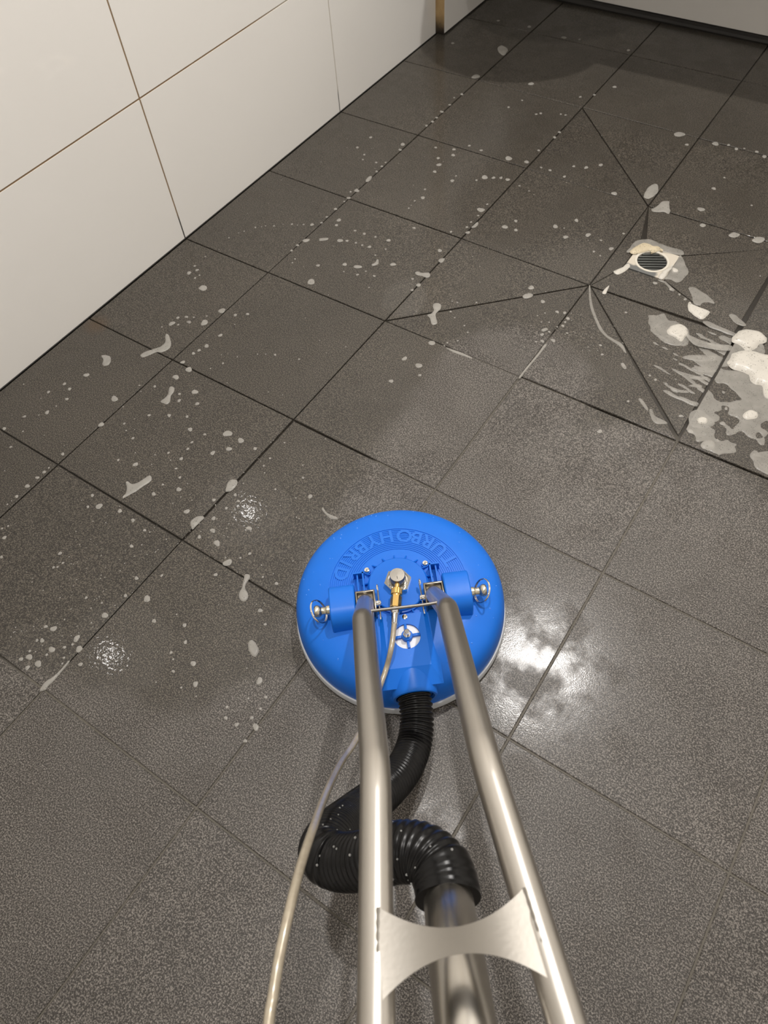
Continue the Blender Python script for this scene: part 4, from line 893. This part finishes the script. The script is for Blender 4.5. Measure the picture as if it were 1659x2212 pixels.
LB = {
 'jointA': ('white foam line caught in the joint at the edge of the dry strip', M_DROP, .0016),
 'jointB': ('thin foam thread in the joint beyond the dry strip', M_DROP, .0012),
 'jointC': ('foam smear in the tile corner at the far left of the dry floor', M_DROP, .0016),
 'branch': ('long forked streak of white foam near the white wall', M_DROP, .0016),
 'fan': ('fan-shaped white foam patch closest to the white wall', M_DROP, .0014),
 'hourglass': ('hourglass-shaped foam blob below the forked foam streak', M_DROP, .0016),
 'boot': ('boot-shaped foam splash touching a dark floor joint on the left', M_DROP, .0018),
 'ovaljoint': ('oval foam blob over the joint above the bright wet glare', M_DROP, .0018),
 'halfmoon': ('half-moon foam blob beside the joint left of the bright glare', M_DROP, .0018),
 'tadpole': ('tadpole-shaped foam drip left of the blue machine', M_DROP, .0018),
 'capsule': ('capsule-shaped foam blob lying left of the lock pin of the blue machine', M_DROP, .0020),
 'streakA': ('first thin foam dash from the wall, on a floor joint', M_DROP, .0010),
 'streakB': ('longest thin foam dash among the far splashes', M_DROP, .0010),
 'streakC': ('short foam dash right of the longest far dash', M_DROP, .0010),
 'streakD': ('flat foam dash in the row of far droplets', M_DROP, .0010),
 'hook': ('small hook-shaped foam splash among the far droplets', M_DROP, .0012),
 'bar': ('bar-shaped foam splash ending at a floor joint', M_DROP, .0014),
 'wishbone': ('wishbone-shaped foam splash lying across the diagonal cut', M_DROP, .0014),
 'ring': ('small broken foam ring near the foot of the white wall', M_DROP, .0010),
 'slit': ('pointed foam blob on the joint with a dark slit', M_DROP, .0012),
 'farpuff': ('foam puff in the shade near the far wall', M_DROP, .0020),
 'leaf': ('leaf-shaped foam patch beyond the floor drain', M_DROP, .0014),
 'tooth': ('three-cornered foam patch just beyond the floor drain', M_DROP, .0014),
 'ovalE': ('oval foam blob on the diagonal cut left of the drain', M_DROP, .0014),
 'ovalF': ('oval foam blob on the joint at the edge of the dry strip', M_DROP, .0014),
 'ovalG': ('flat oval foam blob on the far joint behind the drain', M_DROP, .0012),
 'blobH': ('small foam blob on the joint right of the three-cornered patch', M_DROP, .0012),
 'blobI': ('wide foam blob on the joint right of the drain', M_DROP, .0014),
 'blobJ': ('rightmost wide foam blob on the joint behind the drain', M_DROP, .0014),
 'chip': ('slanting foam chip on the triangular tile', M_DROP, .0012),
 'whiteflake': ('bright foam flake in the spray beside the joint', M_DROP, .0014),
 'drip': ('curved foam drip just beyond the left rim of the blue machine', M_DROP, .0014),
 'edgefoam': ('slanting foam smear along a joint left of the drain', M_DROP, .0012),
 'film_drain': ('thin grey soap film behind the floor drain', M_FILM, .0012),
 'film_drain2': ('broad grey soap film right of the floor drain', M_FILM, .0012),
 'thick_drain': ('creamy bubble foam on the back edge of the floor drain', M_CREAM, .0035),
 'thick_side': ('white foam smear on the front right edge of the drain', M_THICK, .0020),
 'dab': ('small white foam dab on the film right of the drain', M_THICK, .0026),
 'ribbon': ('grey foam ribbon running from the front of the drain', M_FILM, .0012),
 'corner_foam': ('white foam lump left of the drain near the tile corner', M_THICK, .0022),
 'corner_foam2': ('narrow white foam lick below the tile corner', M_THICK, .0016),
 'vein': ('thin winding foam vein on the triangular tile', M_FILM, .0010),
 'F3': ('three-pointed grey film patch in front of the drain', M_FILM, .0012),
 'F4': ('boat-shaped bubbly foam in front of the drain', M_THICK, .0028),
 'F5': ('foam ridge along the tile edge leading to the big foam', M_FILM, .0016),
 'F6': ('slim grey film patch above the big foam heap', M_FILM, .0010),
 'F7': ('pale film patch holding a round bubbly foam spot', M_FILM, .0012),
 'F7t': ('round bubbly white foam spot on the pale film', M_THICK, .0032),
 'F8a': ('bubbly white foam heap at the right edge, upper one', M_THICK, .0060),
 'F8b': ('largest bubbly white foam heap at the right edge', M_THICK, .0075),
 'F9': ('rounded film patch near the low tile corner on the right', M_FILM, .0012),
 'F9t': ('small bubbly foam spot on the rounded film patch', M_THICK, .0024),
 'F10t': ('small bubbly foam spot inside the holed film sheet', M_THICK, .0026),
 'F11': ('round white foam spot nearest the dry strip on the right', M_DROP, .0020),
 'F12': ('flat film patch at the lower right end of the foam', M_FILM, .0012),
 'F13': ('foam smear beside the diagonal cut near the tile corner', M_FILM, .0010),
 'F14': ('narrow foam smear higher on the triangular tile', M_FILM, .0010),
 'streak1': ('longest wavy foam streak below the big foam', M_FILM, .0010),
 'streak2': ('small foam streak left of the holed film sheet', M_FILM, .0010),
 'streak3': ('foam streak just below the broad streaks', M_FILM, .0010),
 'streak4': ('broad foam streak left of the biggest foam heap', M_FILM, .0010),
 'streak5': ('upper broad foam streak left of the biggest foam heap', M_FILM, .0010),
 'streak6': ('thin foam streak farthest left of the streaks', M_FILM, .0010),
 'streak7': ('thin foam streak reaching the tile edge at the lower end', M_FILM, .0010),
 'streak8': ('long foam streak between the bubbly spot and the upper heap', M_FILM, .0010),
}
for si, (k, poly) in enumerate(BLOBS.items()):
    lab, mat, h = LB[k]
    me, cx, cy = blob_mesh('foam_patch', poly, h, mat, 5, 0.0 if k in ('vein', 'jointA', 'jointB', 'jointC') else .14, si + 1)
    z = max(top_z(*p) for p in poly + [(cx, cy)])
    if k.startswith('film_drain'): z += .0004
    if k in ('thick_drain', 'thick_side'): z = dz0 + .0016
    o = obj('foam_patch', me); o.location = (cx, cy, z + .0002 + (.0012 if mat in (M_THICK,) and k[-1] == 't' else 0))
    tag(o, lab, 'foam', 'soap foam patches on the wet floor')

# holed film sheet at the right edge, from a smooth noise field
def film_sheet(name, x0, x1, y0, y1, field, mat, z, h, step=.0028):
    nx = int((x1 - x0) / step); ny = int((y1 - y0) / step)
    V = {}; mb = MB(); F = [[field(x0 + i * step, y0 + j * step) for i in range(nx + 1)] for j in range(ny + 1)]
    def key(i, j, e):
        k = (i, j, e)
        if k in V: return V[k]
        if e == 0: p = (x0 + i * step, y0 + j * step); q = F[j][i]
        elif e == 1:
            t = F[j][i] / (F[j][i] - F[j][i + 1]); p = (x0 + (i + t) * step, y0 + j * step); q = 0
        else:
            t = F[j][i] / (F[j][i] - F[j + 1][i]); p = (x0 + i * step, y0 + (j + t) * step); q = 0
        zz = z(p[0], p[1]) + h * min(1, math.sqrt(max(0, q)) * 3)
        mb.v.append((p[0], p[1], zz)); V[k] = len(mb.v) - 1; return V[k]
    for j in range(ny):
        for i in range(nx):
            c = [(i, j), (i + 1, j), (i + 1, j + 1), (i, j + 1)]; val = [F[b][a] for a, b in c]
            if all(v <= 0 for v in val): continue
            poly = []
            for q in range(4):
                (a, b), (a2, b2) = c[q], c[(q + 1) % 4]
                if val[q] > 0: poly.append(key(a, b, 0))
                if (val[q] > 0) != (val[(q + 1) % 4] > 0):
                    if b == b2: poly.append(key(min(a, a2), b, 1))
                    else: poly.append(key(a, min(b, b2), 2))
            if len(poly) >= 3: mb.f.append(tuple(poly))
    return mb.build(name, mat)
def edge_fall(x, y):
    # inside the right-hand tile; denser towards the heap, open towards the near edge
    d = min(x - 1.203, .30 - y + .02, y - .020)
    e = 1.0 - math.hypot((x - 1.30) / .17, (y - .17) / .155)
    return min(d * 30, .25 + e)
def field1(x, y):
    q = noise.noise(Vector((x * 26 + 4.3, y * 26, 1.7))) + .4 * noise.noise(Vector((x * 55, y * 55 + 9, 3.0)))
    return min(edge_fall(x, y) * .62 + q * 1.15 - .16, .4) if x > 1.2025 else -1
fs1 = film_sheet('foam_sheet', 1.200, 1.56, .005, .31, field1, M_FILM, lambda x, y: top_z(x, y) + .0002, .0010)
tag(fs1, 'sheet of grey soap film full of holes at the right edge', 'foam')
def field2(x, y):
    # washed film on the low triangle between the diagonal cut and the heap, in streaks
    if x > 1.1975 or y > .2975 or (x - .9) + y < .303: return -1
    q = noise.noise(Vector((x * 18 + 1.0, y * 95 + x * 20, 5.0))) + .35 * noise.noise(Vector((x * 60, y * 160, 2.0)))
    e = 1 - math.hypot((x - 1.215) / .135, (y - .205) / .11)
    return e * .9 + q * .8 - .40
fs2 = film_sheet('foam_sheet', 1.00, 1.20, .06, .30, field2, M_FILM, lambda x, y: top_z(x, y) + .0002, .0007, .0024)
tag(fs2, 'washed streaky soap film left of the biggest foam heap', 'foam')

# droplets: a few shapes shared by all
def drop_mesh(seed, mat):
    rg = random.Random(seed); n = 14; mb = MB(); ph = rg.uniform(0, 6)
    out = [1 + .13 * math.sin(2 * t + ph) + .09 * math.sin(3 * t + ph * 2) + rg.uniform(-.05, .05) for t in [2 * math.pi * k / n for k in range(n)]]
    for f, z in ((1, 0), (.86, .6), (.5, .95)):
        for k in range(n):
            t = 2 * math.pi * k / n; mb.v.append((out[k] * f * math.cos(t), out[k] * f * math.sin(t), z))
    mb.v.append((0, 0, 1.0))
    for r in (0, 1):
        for k in range(n): mb.f.append((r * n + k, r * n + (k + 1) % n, (r + 1) * n + (k + 1) % n, (r + 1) * n + k))
    for k in range(n): mb.f.append((2 * n + k, 2 * n + (k + 1) % n, 3 * n))
    return mb.mesh('foam_droplet', mat, True, 80)
DM = [drop_mesh(s, M_DROP) for s in range(7)]
rd = random.Random(11); specks = MB()
def speck(x, y, r):
    z = top_z(x, y) + .0001; n = 7; a0 = rd.uniform(0, 6)
    vs = [(x + r * math.cos(a0 + 2 * math.pi * k / n), y + r * math.sin(a0 + 2 * math.pi * k / n), z) for k in range(n)] + [(x, y, z + min(.0008, r * .5))]
    specks.add(vs, [(k, (k + 1) % n, n) for k in range(n)])
ROWS = {4: 'three rows beyond the drain', 3: 'two rows beyond the drain', 2: 'one row beyond the drain', 1: 'level with the drain', 0: 'one row before the drain',
        -1: 'two rows before the drain', -2: 'three rows before the drain', -3: 'four rows before the drain', -4: 'five rows before the drain'}
COLS = ['on tiles touching the white wall', 'one tile out from the white wall', 'two tiles out from the white wall', 'three tiles out from the white wall', 'four tiles out from the white wall', 'five tiles out from the white wall']
nd = 0; seen = {}
for x, y, r in DROPS:
    if nd < 300 and (r >= 2.0 or x > 1.0):
        o = obj('foam_droplet', DM[nd % 7]); nd += 1
        o.location = (x, y, top_z(x, y) + .0001); o.rotation_euler = (0, 0, rd.uniform(0, 6.28))
        q = r / 1000; o.scale = (q * rd.uniform(.95, 1.12), q * rd.uniform(.9, 1.05), min(.0016, .0005 + q * .16))
        key = (int(x / T), int(math.floor(y / T))); k = seen.get(key, 0); seen[key] = k + 1
        size = ('largest', 'second-largest', 'third-largest')[k] if k < 3 else 'small'
        where = COLS[key[0]] + ', ' + ROWS[key[1]]
        tag(o, size + ' foam droplet ' + where, 'foam droplet', 'soap foam droplets ' + where)
    elif x < 1.0: speck(x, y, r / 1000)
# fine spray
def in_clean(x, y):
    for (ax, ay), (bx, by), r in CLEAN:
        dx, dy = bx - ax, by - ay; t = max(0, min(1, ((x - ax) * dx + (y - ay) * dy) / (dx * dx + dy * dy)))
        if math.hypot(x - ax - t * dx, y - ay - t * dy) < r + .01: return True
    return False
for k in range(900):
    if k < 420: x = rd.gauss(.58, .10); y = rd.gauss(-.70, .18)
    elif k < 620: x = rd.gauss(.97, .03); y = rd.gauss(.17, .03)
    else: x = rd.uniform(.1, 1.1); y = rd.uniform(-.7, .9)
    if in_clean(x, y) or x < .08 or x > 1.03 or y > 1.3: continue
    speck(x, y, rd.uniform(.0004, .0012))
so = specks.build('foam_specks', M_DROP); so['kind'] = 'stuff'
tag(so, 'fine foam specks sprayed over the wet floor tiles', 'foam')
